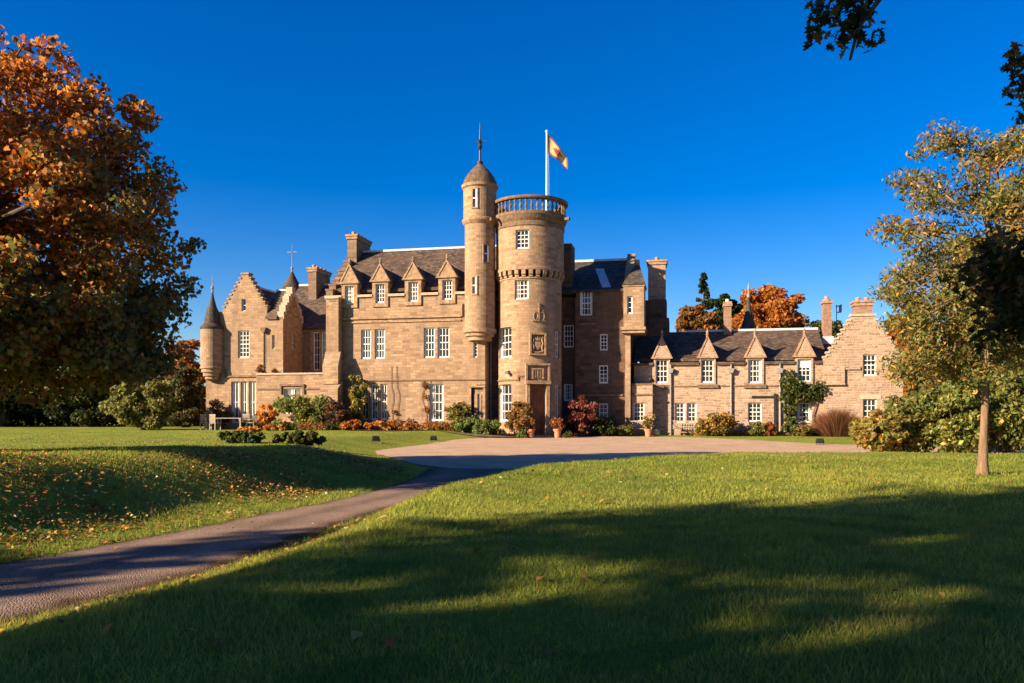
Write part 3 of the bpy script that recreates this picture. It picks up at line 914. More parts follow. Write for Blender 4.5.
for o, r, nc, nr in jobs:
    am = (o[0] + o[1]) / 2; hwid = r * math.sin((o[1] - o[0]) / 2); rr = r * math.cos((o[1] - o[0]) / 2)
    window(drum(cx, cyv, am, rr), -hwid, hwid, o[2], o[3], nc, nr, depth=.1)
# corbel table
m = MB(); m.lathe(cx, cyv, [(rl + .01, z_up0 - .12), (ru + .03, z_up0 - .08), (ru + .03, z_up0 + .06), (ru, z_up0 + .1)], 64, cap=False)
m.lathe(cx, cyv, [(rl, z_up0 - .62), (rl + .05, z_up0 - .60), (rl + .05, z_up0 - .52), (rl, z_up0 - .5)], 64, cap=False)
for k in range(30):
    a = 6.28318 * k / 30
    m.T = drum(cx, cyv, a, rl); m.box(-.12, .12, -.17, .02, z_up0 - .36, z_up0 - .1); m.box(-.12, .12, -.09, .02, z_up0 - .5, z_up0 - .361)
m.T = None
part('corbel_table', m, 'trim', tower)
# cornice and balustrade
zr0 = zT(212)
m = MB(); m.lathe(cx, cyv, [(ru, z_up1 - .45), (ru + .05, z_up1 - .4), (ru + .05, z_up1 - .2), (ru + .02, z_up1 - .15), (ru + .12, z_up1 + .02), (rp - .02, z_up1 + .22), (rp, z_up1 + .24), (rp, zr0), (rp - .36, zr0), (rp - .36, z_up1 - .2)], 64, cap=False)
m.lathe(cx, cyv, [(.001, zr0 - .1), (rp - .3, zr0 - .12)], 64, cap=False)
part('cornice', m, 'trim_dark', tower)
zr1 = zT(197)
m = MB(); m.lathe(cx, cyv, [(rp - .34, zr1 - .16), (rp + .02, zr1 - .16), (rp + .05, zr1 - .11), (rp + .05, zr1), (rp - .36, zr1), (rp - .34, zr1 - .16)], 64, cap=False)
rail = part('balustrade', m, 'trim_dark', tower)
h = zr1 - .16 - zr0
for k in range(40):
    a = 6.28318 * (k + .5) / 40; bu, bv = cx + (rp - .16) * math.sin(a), cyv - (rp - .16) * math.cos(a)
    m = MB(); m.lathe(bu, bv, [(.085, zr0), (.085, zr0 + h * .12), (.045, zr0 + h * .2), (.095, zr0 + h * .42), (.04, zr0 + h * .72), (.08, zr0 + h * .84), (.08, zr1 - .16)], 8); part('baluster', m, 'trim_dark', tower)
for k, px in ((0, 499.0), (1, 561.0)):   # stone water spouts under the parapet
    a = math.asin((px - 530) / 37.3) + VA
    m = MB(drum(cx, cyv, a, ru)); m.box(-.09, .09, -.75, .1, z_up1 - .02, z_up1 + .14); part('water_spout', m, 'trim_dark', tower)
# base string course that steps over the door, carved panels
m = MB(); zs = zT(380)
m.lathe(cx, cyv, [(rl, zs - .06), (rl + .07, zs - .04), (rl + .07, zs + .05), (rl, zs + .07)], 40, math.degrees(tang(498.6)), math.degrees(tang(519)))
m.lathe(cx, cyv, [(rl, zT(376) - .06), (rl + .07, zT(376) - .04), (rl + .07, zT(376) + .05), (rl, zT(376) + .07)], 12, math.degrees(tang(519)), math.degrees(tang(527)))
m.T = drum(cx, cyv, tang(519), rl); m.box(-.05, .05, -.072, .02, zs - .05, zT(376) + .05)
part('string_course', m, 'trim_dark', tower)
da = (door_o[0] + door_o[1]) / 2; dw = rl * math.sin((door_o[1] - door_o[0]) / 2); drr = rl * math.cos((door_o[1] - door_o[0]) / 2)
TD = drum(cx, cyv, da, drr)
zdt = door_o[3]
m = MB(TD)
m.box(-dw - .2, -dw - .005, -.22, .3, -.2, zdt); m.box(dw + .005, dw + .2, -.22, .3, -.2, zdt); m.box(-dw - .26, dw + .26, -.3, .3, zdt + .002, zdt + .2)
zm = zT(365.5)
m.box(-dw - .24, -dw - .12, -.16, .3, zdt + .201, zm); m.box(dw + .12, dw + .24, -.16, .3, zdt + .201, zm); m.box(-dw - .24, dw + .24, -.2, .3, zm + .001, zm + .12)
m.box(-.36, -.27, -.14, .3, zdt + .3, zm - .25); m.box(.27, .36, -.14, .3, zdt + .3, zm - .25); m.box(-.36, .36, -.141, .3, zm - .249, zm - .16); m.box(-.269, .269, -.08, .2, zdt + .3, zm - .25)
m.box(-.03, .03, -.13, -.081, zdt + .36, zm - .3); m.box(-.17, -.12, -.12, -.081, zdt + .36, zm - .3); m.box(.12, .17, -.12, -.081, zdt + .36, zm - .3)
part('door_surround', m, 'trim')
m = MB(TD); m.box(-dw, dw, .30, .36, .1, zdt)
dd = part('door', m, 'wood')
m = MB(TD); nb = 6
for i in range(nb): m.box(-dw + 2 * dw * i / nb + .015, -dw + 2 * dw * (i + 1) / nb - .015, .275, .2995, .14, zdt - .04)
part('door_boards', m, 'wood', dd)
m = MB(TD); m.box(dw - .22, dw - .14, .15, .194, 1.1, 1.3); part('handle', m, 'black', dd)
m = MB(TD); m.box(-dw - .5, dw + .5, -.75, -.23, -.1, .12); m.box(-dw - .2, dw + .2, -.229, .3, -.1, .14); part('door_step', m, 'trim_pale')
# carved armorial panel and monogram
pa = tang(537.2); prr = rl * math.cos(R(9))
TP = drum(cx, cyv, pa, prr + .06); hwp = .50; z0, z1 = zT(355.5), zT(333)
m = MB(TP)
for a, b, c, e in ((-hwp, -hwp + .11, z0, z1), (hwp - .11, hwp, z0, z1), (-hwp + .11, hwp - .11, z0, z0 + .11), (-hwp + .11, hwp - .11, z1 - .11, z1)): m.box(a, b, -.1, .3, c, e)
ap = part('armorial_panel', m, 'trim', tower)
m = MB(TP); m.box(-hwp + .11, hwp - .11, .03, .2, z0 + .11, z1 - .11); part('panel_field', m, 'trim_dark', tower)
m = MB(TP); zc = (z0 + z1) / 2
m.prism([(-.17, zc - .1), (0, zc - .36), (.17, zc - .1), (.17, zc + .14), (-.17, zc + .14)], -.05, .03)
m.prism([(-.12, zc + .2), (.12, zc + .2), (.17, zc + .42), (.06, zc + .32), (0, zc + .45), (-.06, zc + .32), (-.17, zc + .42)], -.04, .03)
for sg in (-1, 1):
    m.tube([(sg * .32, 0, zc - .42), (sg * .24, -.02, zc - .2), (sg * .31, -.02, zc + .05), (sg * .24, -.02, zc + .25), (sg * .3, 0, zc + .42)], [.05, .07, .05, .06, .03], 6)
m.tube([(-.3, 0, zc - .45), (0, -.03, zc - .5), (.3, 0, zc - .45)], .045, 6)
part('carved_arms', m, 'trim', tower)
TQ = drum(cx, cyv, tang(538.6), rl * math.cos(R(7)) + .03); zc = zT(314.5)
m = MB(TQ)
m.box(-.035, .035, -.06, .1, zc - .38, zc + .52); m.prism([(-.09, zc + .45), (.09, zc + .45), (0, zc + .68)], -.06, .1)
for sg in (-1, 1):
    ring = [(sg * .2 + .13 * math.cos(t), -.01, zc - .12 + .24 * math.sin(t)) for t in np.linspace(0, 6.2832, 14)]
    m.tube(ring, .035, 5); m.tube([(sg * .05, -.01, zc + .1), (sg * .3, -.01, zc + .22)], .03, 5); m.box(sg * .2 - .2, sg * .2 + .2, -.03, .1, zc - .42, zc - .36)
part('carved_monogram', m, 'trim', tower)
# security lamp on the tower wall
TS = drum(cx, cyv, tang(508.5), rl); zc = zT(371.5)
m = MB(TS); m.box(-.16, .16, -.12, .02, zc - .08, zc + .08); m.tube([(.05, -.1, zc), (.16, -.3, zc - .08)], [.07, .11], 8); part('wall_lamp', m, 'pipe', tower)

# ---- stair turret in the angle
su, sv = U(480, .25), .25
smp = (HD - su * sA + sv * cA) / FPX
sZ = lambda py: EYE + (HORIZON - py) * (smp - .75 / FPX)
sr, srt = 15.2 * smp, 16.6 * smp
m = MB(); m.lathe(su, sv, [(sr, sZ(329)), (sr, sZ(220))], 40); m.lathe(su, sv, [(srt, sZ(219)), (srt, sZ(184))], 40)
stt = part('stair_turret', m, 'stone')
m = MB()
m.lathe(su, sv, [(sr, sZ(223.5)), (sr + .08, sZ(222)), (srt + .08, sZ(220)), (srt + .08, sZ(218)), (srt, sZ(217))], 40)
part('string_course', m, 'trim', stt); m = MB()
m.lathe(su, sv, [(srt, sZ(187)), (srt + .1, sZ(185.5)), (srt + .12, sZ(183)), (srt, sZ(182.5))], 40)
part('string_course', m, 'trim', stt)
m = MB(); z0, z1 = sZ(336.5), sZ(328)
m.lathe(su, sv, [(sr * .5, z0 - .26), (sr * .8, z0 - .2), (sr * .8, z0), (sr * .95, z0 + .06), (sr * .95, z0 + .2), (sr * 1.1, z0 + .28), (sr * 1.1, z1 - .02), (sr, z1)], 40); part('corbel', m, 'trim', stt)
m = MB(); pr = [(srt + .06, sZ(183.5))]
for t in np.linspace(0, 1, 9)[1:]:
    pr.append((max(.05, (srt + .05) * (1 - t ** 1.75)), sZ(183.5) + (sZ(158.5) - sZ(183.5)) * t))
m.lathe(su, sv, pr, 40); part('dome', m, 'dome', stt)
m = MB(); zt = sZ(158.8)
m.lathe(su, sv, [(.18, zt - .12), (.2, zt + .05), (.07, zt + .1), (.06, zt + .75), (.15, zt + .95), (.1, zt + 1.1), (.15, zt + 1.25), (.05, zt + 1.4), (.04, zt + 1.9), (.012, sZ(117.5))], 10)
zc = sZ(137); m.box(su - .4, su + .4, sv - .012, sv + .012, zc - .015, zc + .015); m.box(su - .012, su + .012, sv - .3, sv + .3, zc - .017, zc + .013)
m.box(su - .05, su + .05, sv - .02, sv + .02, zc + .25, zc + .36); m.box(su - .04, su + .04, sv - .02, sv + .02, zc + .5, zc + .6)
part('weather_vane', m, 'black', stt)
for a, b, c, e in ((472.6, 477.4, 190, 208), (483.6, 488.6, 245.8, 262), (472.3, 476.8, 277.5, 294)):
    r = srt if c < 215 else sr
    am = math.asin(((a + b) / 2 - 480) / (r / smp)) + HA + .04
    T = drum(su, sv, am, r); w2 = (b - a) / 2 * smp / max(.5, math.cos(am - HA))
    m = MB(T)
    m.box(-w2 - .05, -w2 + .02, -.035, .12, sZ(e), sZ(c)); m.box(w2 - .02, w2 + .05, -.035, .12, sZ(e), sZ(c)); m.box(-w2 - .05, w2 + .05, -.04, .12, sZ(c) + .001, sZ(c) + .09); m.box(-w2 - .05, w2 + .05, -.05, .12, sZ(e) - .07, sZ(e) - .001)
    fw = part('window', m, 'trim')
    m = MB(T); m.box(-w2 + .02, w2 - .02, -.012, .1, sZ(e), sZ(c)); part('pane', m, 'pane', fw)
    m = MB(T); m.box(w2 * .35, w2 - .02, -.022, -.013, sZ(e), sZ(c)); m.box(-w2 + .02, w2 - .02, -.024, -.0135, (sZ(e) + sZ(c)) / 2 - .03, (sZ(e) + sZ(c)) / 2 + .03); part('glazing_bars', m, 'white', fw)
# recess between main block and tower, with a corbelled doorway niche
uq = U(499, 1.2)
m = MB(); m.box(uR, uq, 1.15, 1.5, -.6, zE + 1.2); part('wall', m, 'stone_shaded')
m = MB(T0); nb0, nb1 = U(471.5, -.05), U(485.5, -.05); zn = Z(387.5, nb0, 0)
m.box(nb0 - .12, nb0, -.16, -.001, -.5, zn); m.box(nb1 - .12, nb1, -.16, -.001, -.5, zn)
m.box(nb0 - .12, nb1, -.22, -.001, zn + .001, zn + .16); m.box(nb0 + .3, nb1 + .05, -.3, -.001, zn + .161, zn + .34)
m.box(nb0 + .18, nb0 + .62, -.04, -.001, 0.2, zn - .4)
part('niche_surround', m, 'trim')
m = MB(T0); m.box(nb0 + .001, nb0 + .17, -.03, -.001, -.5, zn - .001); m.box(nb0 + .36, nb0 + .47, -.06, -.041, 1.0, 2.6); part('niche_shade_and_slit', m, 'black')  # black strip stands in for the shaded jamb; second box is the slit
m = MB(); m.tube([(uR + .1, -.02 + 1.1, -.3), (uR + .1, 1.08, 6.5)], .055, 8); part('drainpipe', m, 'pipe')

# ---- recessed block behind the tower
vA_, vB_ = 3.7, 3.0
a0, a1, b1 = U(553, vA_), U(576, vA_), U(630.5, vB_)
bb0 = U(576, vB_)
zB = Z(294.5, U(600, vB_), vB_)
wa = [pxwin(563.8, 573.8, 325, 347.5, vA_), pxwin(563.8, 572.5, 384, 401, vA_)]
wb = [pxwin(580, 592.3, 291, 315.5, vB_), pxwin(600, 607.6, 334, 350.5, vB_), pxwin(599, 608, 365.3, 383.5, vB_), pxwin(598.8, 608, 403.5, 422.5, vB_)]
zB2 = zB + .32
m = MB(front(0, vA_)); panel(m, a0 - 1.5, a1, -.6, zB, wa, .25)
m.T = front(0, vB_); panel(m, bb0, b1, -.6, zB2, wb, .25)
m.T = None
vBB = 11.0
m.face([(bb0, vA_, -.6), (bb0, vB_, -.6), (bb0, vB_, zB2), (bb0, vA_, zB2)]); m.face([(b1, vB_, -.6), (b1, vBB, -.6), (b1, vBB, zB2), (b1, vB_, zB2)])
part('wall', m, 'stone_shaded')
for w in wa: window(front(0, vA_), *w, cols=3, rows=4, depth=.06)
for k, w in enumerate(wb): window(front(0, vB_), *w, cols=3 if k == 0 else 2, rows=4, depth=.06, pane='pane_pale' if k == 3 else 'pane')
for py, x0, x1 in ((323.5, 577, 602), (395, 577, 623)):
    m = MB(); zz = Z(py, U(600, vB_), vB_); m.box(U(x0, vB_), U(x1, vB_), vB_ - .08, vB_ + .01, zz - .06, zz + .05); part('string_course', m, 'trim_dark')
vRr = (vB_ + vBB) / 2; zRr = Z(263, U(605, vRr), vRr)
m = MB(); roof_u(m, a0 - 1.5, b1 - .2, vB_ + .02, vBB, zB2 - .1, zRr); rf = part('roof', m, 'slate_grey')
m = MB(); m.box(a0 - 1.5, b1 - .2, vRr - .14, vRr + .14, zRr + .1, zRr + .25); part('lead_ridge', m, 'lead', rf)
k = (zRr - zB2 + .1) / (vRr - vB_)
m = MB()   # lead valley on the slope
x0 = U(598, vB_ + 1)
for i in range(6):
    va_, vb2 = vB_ + .1 + i * .45, vB_ + .1 + (i + 1) * .45
    zz = lambda v: zB2 - .1 + (v - vB_) * k + .17
    o1, o2 = .35 - i * .12, .35 - (i + 1) * .12
    m.face([(x0 + o1, va_, zz(va_)), (x0 + o1 + .55, va_, zz(va_)), (x0 + o2 + .55, vb2, zz(vb2)), (x0 + o2, vb2, zz(vb2))])
part('lead_valley', m, 'lead', rf)
m = MB(); m.tube([(bb0 - .06, vB_ + .4, -.2), (bb0 - .06, vB_ + .4, zB - .2)], .05, 8); part('drainpipe', m, 'pipe')
# right-hand gable with skews
m = MB(right_face(b1, vRr)); hh = vRr - vB_
m.prism([(-hh, zB2), (hh, zB2), (0, zRr + .35)], 0, .4); gg = part('gable', m, 'stone_shaded')
m = MB(right_face(b1, vRr))
m.prism([(-hh - .15, zB2 - .05), (-hh + .1, zB2 - .05), (0, zRr + .3), (0, zRr + .55)], -.06, .45); m.prism([(hh - .1, zB2 - .05), (hh + .15, zB2 - .05), (0, zRr + .55), (0, zRr + .3)], -.06, .45)
part('skew_stones', m, 'trim', gg)
# corbelled square bartizan on the corner
q0, q1 = U(623.5, vB_ - .45), U(644.0, vB_ - .45)
vq = vB_ - .45
um = (q0 + q1) / 2
zq0, zq1, zqp = Z(328, um, vq), Z(284, um, vq), Z(259, um, vq)
qw = pxwin(627.0, 632.6, 296, 314, vq)
m = MB(front(0, vq)); panel(m, q0, q1, zq0, zq1, [qw], .2)
m.T = None
m.face([(q0, vq + 2, zq0), (q0, vq, zq0), (q0, vq, zq1), (q0, vq + 2, zq1)]); m.face([(q1, vq, zq0), (q1, vq + 2, zq0), (q1, vq + 2, zq1), (q1, vq, zq1)]); m.face([(q1, vq + 2, zq0), (q0, vq + 2, zq0), (q0, vq + 2, zq1), (q1, vq + 2, zq1)])
m.face([(q0, vq, zq0), (q0, vq + 2, zq0), (q1, vq + 2, zq0), (q1, vq, zq0)])
bz = part('bartizan', m, 'stone')
window(front(0, vq), *qw, cols=1, rows=3, sash=False, fr=.07, depth=.1)
m = MB(); m.box(q0 - .16, q1 + .1, vq - .14, vq + 2, zq0 - .12, zq0 + .06); m.box(q0 - .1, q1 + .05, vq - .04, vq + 2, zq0 - .3, zq0 - .121); part('corbel', m, 'trim', bz)
m = MB(); up = um + .15
va_ = vq + 1.5
m.face([(q0 - .1, vq - .1, zq1 - .05), (q1 + .1, vq - .1, zq1 - .05), (up + .1, va_, zqp), (up - .1, va_, zqp)])
for e, s2, sg in ((q0 - .1, -.1, -1), (q1 + .1, .1, 1)):
    q = [(up + s2, va_, zqp), (e, vq - .1, zq1 - .05), (e, vq + 3.6, zq1 - .05), (up + s2, vq + 3.6, zqp)]
    m.face(q if sg < 0 else q[::-1])
m.face([(up - .1, va_, zqp), (up + .1, va_, zqp), (up + .1, vq + 3.6, zqp), (up - .1, vq + 3.6, zqp)])
m.face([(q0 - .1, vq - .1, zq1 - .05), (q0 - .1, vq + 2, zq1 - .05), (q1 + .1, vq + 2, zq1 - .05), (q1 + .1, vq - .1, zq1 - .05)])
part('bartizan_roof', m, 'slate_grey', bz)
m = MB(); m.box(q0 - .06, q1 + .06, vq - .05, vq + 2, zq1 - .14, zq1 - .052); m.box(up - .13, up + .13, va_ - .1, va_ + .3, zqp - .2, zqp + .22); part('skew_stones', m, 'trim', bz)
# corner pier under it
m = MB(); m.box(U(625.2, vB_ - .25), U(630.4, vB_ - .25), vB_ - .25, vB_ - .002, -.6, zq0 - .301); part('pier', m, 'stone')
# chimney block behind
m = MB(); m.box(U(641, 7.0), U(669, 7.0), 7.0, 9.5, -.6, Z(318, U(655, 7), 7)); m.box(U(643, 7.4), U(666.5, 7.4), 7.4, 9.3, Z(318, U(655, 7), 7), Z(300, U(655, 7.4), 7.4)); part('wall', m, 'stone_shaded')
stack(648, 665.5, 260, 298, 7.6, 1.3, 'stone_pink', 3)

m = MB(); m.box(U(559, 3.4), U(571.5, 3.4), 3.4, 5.0, zB2, Z(243.5, U(565, 3.4), 3.4)); part('wall', m, 'stone_shaded')
# ---- right service wing
vw = 3.8
r0, r1 = U(634, vw), U(824.5, vw)
zW = Z(363.3, U(740, vw), vw)
rwins = [(674.7, 685.2, 402.7, 422.6), (686.8, 696.8, 402.7, 422.6), (748, 761.7, 402.7, 421.9), (797.3, 811.6, 402.7, 422.6)]
rdorm = [(655.6, 668, 359.6, 383.2, 653.8, 670, 385.3, 358.4, 337), (701, 713.8, 359.6, 382.8, 699.4, 715.6, 384.8, 357.8, 336.8), (748, 761.8, 359.4, 383.2, 746.2, 763.8, 385, 357.4, 336), (797.4, 811, 359.2, 382, 795.6, 813, 384, 356.8, 335)]
RW = [pxwin(*w, vw) for w in rwins]; RD = [pxwin(*d[:4], vw) for d in rdorm]
m = MB(front(0, vw)); panel(m, r0, r1, -.6, zW, RW + RD, .26)
vwb = vw + 7.4
m.T = None
m.face([(r0, vwb, -.6), (r0, vw, -.6), (r0, vw, zW), (r0, vwb, zW)])
part('wall', m, 'stone_pink')
Tw = front(0, vw)
for w in RW: window(Tw, *w, cols=2 if w in RW[:2] else 3, rows=4)
vwr = vw + 3.7; zWr = Z(332.5, U(760, vwr), vwr)
slw = (zWr - zW) / 3.7
ed = [r0 - .05] + [x for d in rdorm for x in (U(d[4], vw) - .03, U(d[5], vw) + .03)] + [r1]
for a, b in zip(ed[0::2], ed[1::2]):
    m = MB(); m.box(a, b, -.16 + vw, vw + .33, zW - .07, zW + .09); part('eaves_course', m, 'slate')
for k, d in enumerate(rdorm): dormer(d, vw, zW, slw, .5, 'stone_pink', blind=(k == 3))
m = MB(); roof_u(m, r0, r1 + .2, vw, vwb, zW, zWr, over=-.3); rf = part('roof', m, 'slate')
m = MB(); m.box(U(686, vwr), r1 + .2, vwr - .13, vwr + .13, zWr + .1, zWr + .24); part('lead_ridge', m, 'lead', rf)
m = MB(); zz = Z(385.6, U(740, vw), vw); m.box(r0, U(824, vw), vw - .05, vw + .01, zz - .06, zz + .02); part('string_course', m, 'trim_dark')
m = MB()
for a, b, py in ((698, 718.5, 386.2), (743.8, 766, 386.2)):
    zz = Z(py, U((a + b) / 2, vw), vw); m.box(U(a, vw), U(b, vw), vw - .12, vw + .01, zz - .12, zz + .1)
part('sill_course', m, 'trim_dark')
# rainwater pipes with hopper heads
for px in (670.7, 731.2, 780.2):
    u = U(px, vw - .12); z0 = Z(370.5, u, vw)
    m = MB(); m.tube([(u, vw - .1, -.1), (u, vw - .1, z0)], .06, 8); m.tube([(u, vw - .1, z0), (u, vw - .1, zW - .02)], .05, 8); dp = part('drainpipe', m, 'pipe')
    m = MB(); m.prism([(u - .1, z0 - .16), (u + .1, z0 - .16), (u + .19, z0 + .12), (u - .19, z0 + .12)], vw - .27, vw - .02); part('hopper', m, 'pipe', dp)
u = U(775, vw); z1 = Z(396.5, u, vw)
m = MB(); m.box(u - .07, u + .07, vw - .12, vw - .002, -.1, Z(393.5, u, vw)); m.box(U(751.5, vw), u - .071, vw - .09, vw - .002, z1 - .07, z1 + .04); part('drainpipe', m, 'black')
# ridge stacks
def ridge_stack(px0, px1, pyt, pyb, v, dv, rnd=False):
    u0, u1 = U(px0, v), U(px1, v); um = (u0 + u1) / 2; zt, zb = Z(pyt, um, v), Z(pyb, um, v)
    m = MB(); m.box(u0, u1, v, v + dv, zb - .8, zt - .3); ch = part('chimney', m, 'brick')
    m = MB(); m.box(u0 - .06, u1 + .06, v - .06, v + dv + .06, zt - .3, zt - .14)
    if rnd: m.lathe(um, v + dv / 2, [(u1 - um + .06, zt - .14), ((u1 - um) * .9, zt - .02), ((u1 - um) * .5, zt + .06)], 12)
    else: m.box(u0 - .03, u1 + .03, v - .03, v + dv + .03, zt - .139, zt)
    part('chimney_cap', m, 'trim', ch)
    m = MB(); m.lathe(um, v + dv / 2, [(.13, zt), (.11, zt + .2), (.06, zt + .2)], 10); part('chimney_pot', m, 'white' if not rnd else 'terracotta', ch)
    m = MB(); m.box(u0 - .1, u1 + .1, v - .1, v + dv + .1, zb - .42, zb + .06); part('lead_flashing', m, 'lead', ch)
ridge_stack(724, 731.4, 301.5, 338.5, vwr - .5, .8)
ridge_stack(823.6, 831.8, 298.5, 337.5, vwr - .5, .8, True)
# bell-cast spire behind the ridge
cu, cv = U(748.5, vwr + 1.2), vwr + 1.2
z0, z1 = Z(331, cu, cv), Z(296, cu, cv)
m = MB(); m.lathe(cu, cv, [(.62, z0 - 2), (.62, z0 - .3)], 20); sp = part('spire_turret', m, 'stone_pink')
m = MB(); m.lathe(cu, cv, [(.72, z0 - .35), (.62, z0), (.46, z0 + .35), (.3, z0 + .9), (.17, z0 + 1.5), (.07, z1)], 20); part('spire', m, 'slate_grey', sp)
m = MB(); m.lathe(cu, cv, [(.11, z1 - .1), (.12, z1 + .1), (.05, z1 + .14), (.07, z1 + .5), (.02, Z(283, cu, cv))], 8); part('finial', m, 'pipe', sp)
# crow-stepped right gable
vx = vw - .3
x0, x1 = U(823.8, vx), U(903, vx)
zx = Z(362, U(830, vx), vx)
xw = [pxwin(862.9, 876.4, 354.5, 376, vx), pxwin(862.9, 876.8, 399, 423.5, vx)]
zxp = Z(316, U(863, vx), vx)
m = MB(front(0, vx)); panel(m, x0, x1, -.6, zx, [(w[0], w[1], w[2], min(w[3], zx)) for w in xw], .26)
m.T = None
m.face([(x0, vw + .05, -.6), (x0, vx, -.6), (x0, vx, zx), (x0, vw + .05, zx)]); m.face([(x1, vx, -.6), (x1, vx + 9, -.6), (x1, vx + 9, zx), (x1, vx, zx)])
part('wall', m, 'stone_pink')
gx_ = crow_gable(front(0, vx), x0, x1, zx, zxp, 10, .45, 'stone_pink', 'trim_pale', opening=(xw[0][0], xw[0][1], zx - .01, xw[0][3]), top_w=1.3)
for w in xw: window(front(0, vx), *w, cols=3, rows=4)
m = MB(front(0, vx)); w = xw[1]; m.box(w[0] - .18, w[1] + .22, -.025, .01, w[3] + .002, w[3] + .26); part('lintel', m, 'trim_pale')
m = MB(front(0, vx)); c0, c1 = U(824.6, vx) - .02, U(844.4, vx); z0, z1 = Z(383.5, c0, vx), Z(367.5, c0, vx)
m.box(c0, c1, -.14, -.001, z0, z1); m.box(c1 + .001, U(860, vx), -.1, -.001, z1 - .14, z1 + .02); m.box(c0 - .02, c1 + .02, -.17, -.001, z0 - .1, z0 - .001); part('corner_panel', m, 'stone_pink')
m = MB(); roof_v(m, x0 + .1, x1 - .1, vx + .46, vx + 9, zx - .05, zxp - .5); part('roof', m, 'slate')
stack(855, 872.5, 300.5, 320, vx + .1, .8, 'brick', 2)
u = U(836.5, vwr); z0 = Z(333, u, vwr); z1 = Z(305, u, vwr)
m = MB(); m.tube([(u, vwr, z0 - .3), (u, vwr, z1)], .025, 6); m.box(u - .05, u + .3, vwr - .02, vwr + .02, z1 - .1, z1 - .04); m.box(u, u + .28, vwr - .02, vwr + .02, z1 - .5, z1 - .44); m.box(u + .2, u + .27, vwr - .3, vwr + .3, z1 - .45, z1 + .0); part('antenna', m, 'black')
# flat-roofed porch
vp = vw - .75
p0, p1 = U(631.5, vp), U(652.5, vp)
zp = Z(385, p0, vp)
pw = pxwin(633.2, 644.3, 402.7, 421.8, vp)
m = MB(front(0, vp)); panel(m, p0, p1, -.6, zp, [pw], .2)
m.T = None
m.face([(p1, vp, -.6), (p1, vw - .002, -.6), (p1, vw - .002, zp), (p1, vp, zp)]); m.face([(p0, vw, -.6), (p0, vp, -.6), (p0, vp, zp), (p0, vw, zp)]); m.face([(p0, vp, zp), (p1, vp, zp), (p1, vw - .002, zp), (p0, vw - .002, zp)])
pc = part('porch', m, 'stone_pink')
window(front(0, vp), *pw, cols=3, rows=4, depth=.1)
m = MB(); zz = Z(394.5, p0, vp); m.box(p0 - .02, p1 + .05, vp - .07, vp + .01, zz - .05, zz + .05); m.box(p0 - .02, p1 + .05, vp - .05, vw - .003, zp + .001, zp + .09); part('coping', m, 'trim_dark', pc)
for px, py in ((650.5, 379.5), (664.0, 388.0)):
    u = U(px, vw - .1); zz = Z(py, u, vw)
    m = MB(); m.lathe(u, vw - .14, [(.0, zz - .14), (.11, zz - .08), (.13, zz), (.09, zz + .1), (.0, zz + .13)], 10); m.box(u - .02, u + .02, vw - .14, vw - .001, zz + .1, zz + .14); part('wall_lamp', m, 'black')
# ------------------------------------------------------------------ leaves, trees and shrubs
def px_world(px, Y): return (px - 512.0) / FPX * Y
def px_height(py, Y): return EYE + (HORIZON - py) / FPX * Y

def leaf_quads(P, size, g, up=.35, aspect=.62, droop=0.0):
    """one folded pointed leaf per point: 4-corner kite, random tilt"""
    n = len(P)
    nrm = g.normal(size=(n, 3)); nrm[:, 2] = np.abs(nrm[:, 2]) * .7 + up * .4
    nrm /= np.linalg.norm(nrm, axis=1)[:, None]
    t = g.normal(size=(n, 3)); t[:, 2] -= droop
    t -= nrm * np.sum(t * nrm, 1)[:, None]; t /= np.linalg.norm(t, axis=1)[:, None]
    b = np.cross(nrm, t)
    s = (size * g.uniform(.6, 1.3, n))[:, None]
    fold = nrm * s * .14
    V = np.empty((n, 4, 3))
    V[:, 0] = P - t * s * .5
    V[:, 1] = P + b * s * .5 * aspect + fold - t * s * .05
    V[:, 2] = P + t * s * .5
    V[:, 3] = P - b * s * .5 * aspect + fold - t * s * .05
    return V.reshape(-1, 3)

LOBED = np.array([(-.5, 0), (-.3, .07), (-.22, .2), (-.1, .1), (.02, .3), (.12, .13), (.27, .26), (.33, .1), (.5, .04), (.5, -.04), (.33, -.1), (.27, -.26), (.12, -.13), (.02, -.3), (-.1, -.1), (-.22, -.2), (-.3, -.07)])
PALMATE = np.array([(-.42, .02), (-.38, .2), (-.2, .26), (-.22, .48), (.0, .34), (.08, .52), (.2, .24), (.52, 0), (.2, -.24), (.08, -.52), (.0, -.34), (-.22, -.48), (-.2, -.26), (-.38, -.2), (-.42, -.02)])
def leaf_lobed(P, size, g, up=.3, LOBED=LOBED):
    n = len(P); k = len(LOBED)
    nrm = g.normal(size=(n, 3)); nrm[:, 2] = np.abs(nrm[:, 2]) * .8 + up
    nrm /= np.linalg.norm(nrm, axis=1)[:, None]
    t = g.normal(size=(n, 3)); t[:, 2] -= .4
    t -= nrm * np.sum(t * nrm, 1)[:, None]; t /= np.linalg.norm(t, axis=1)[:, None]
    b = np.cross(nrm, t)
    s = (size * g.uniform(.7, 1.25, n))
    V = P[:, None, :] + (t[:, None, :] * LOBED[None, :, 0, None] + b[:, None, :] * LOBED[None, :, 1, None]) * s[:, None, None]
    V += nrm[:, None, :] * (np.abs(LOBED[None, :, 1, None]) * .5 * s[:, None, None])
    return V.reshape(-1, 3), k

def pick(g, n, pal):
    """palette: list of (weight, colour); small brightness jitter"""
    w = np.array([p[0] for p in pal], float); w /= w.sum()
    c = np.array([p[1] for p in pal])[g.choice(len(pal), n, p=w)]
    return np.clip(c * g.uniform(.7, 1.3, (n, 1)) * g.uniform(.92, 1.08, (n, 3)), 0, 1)

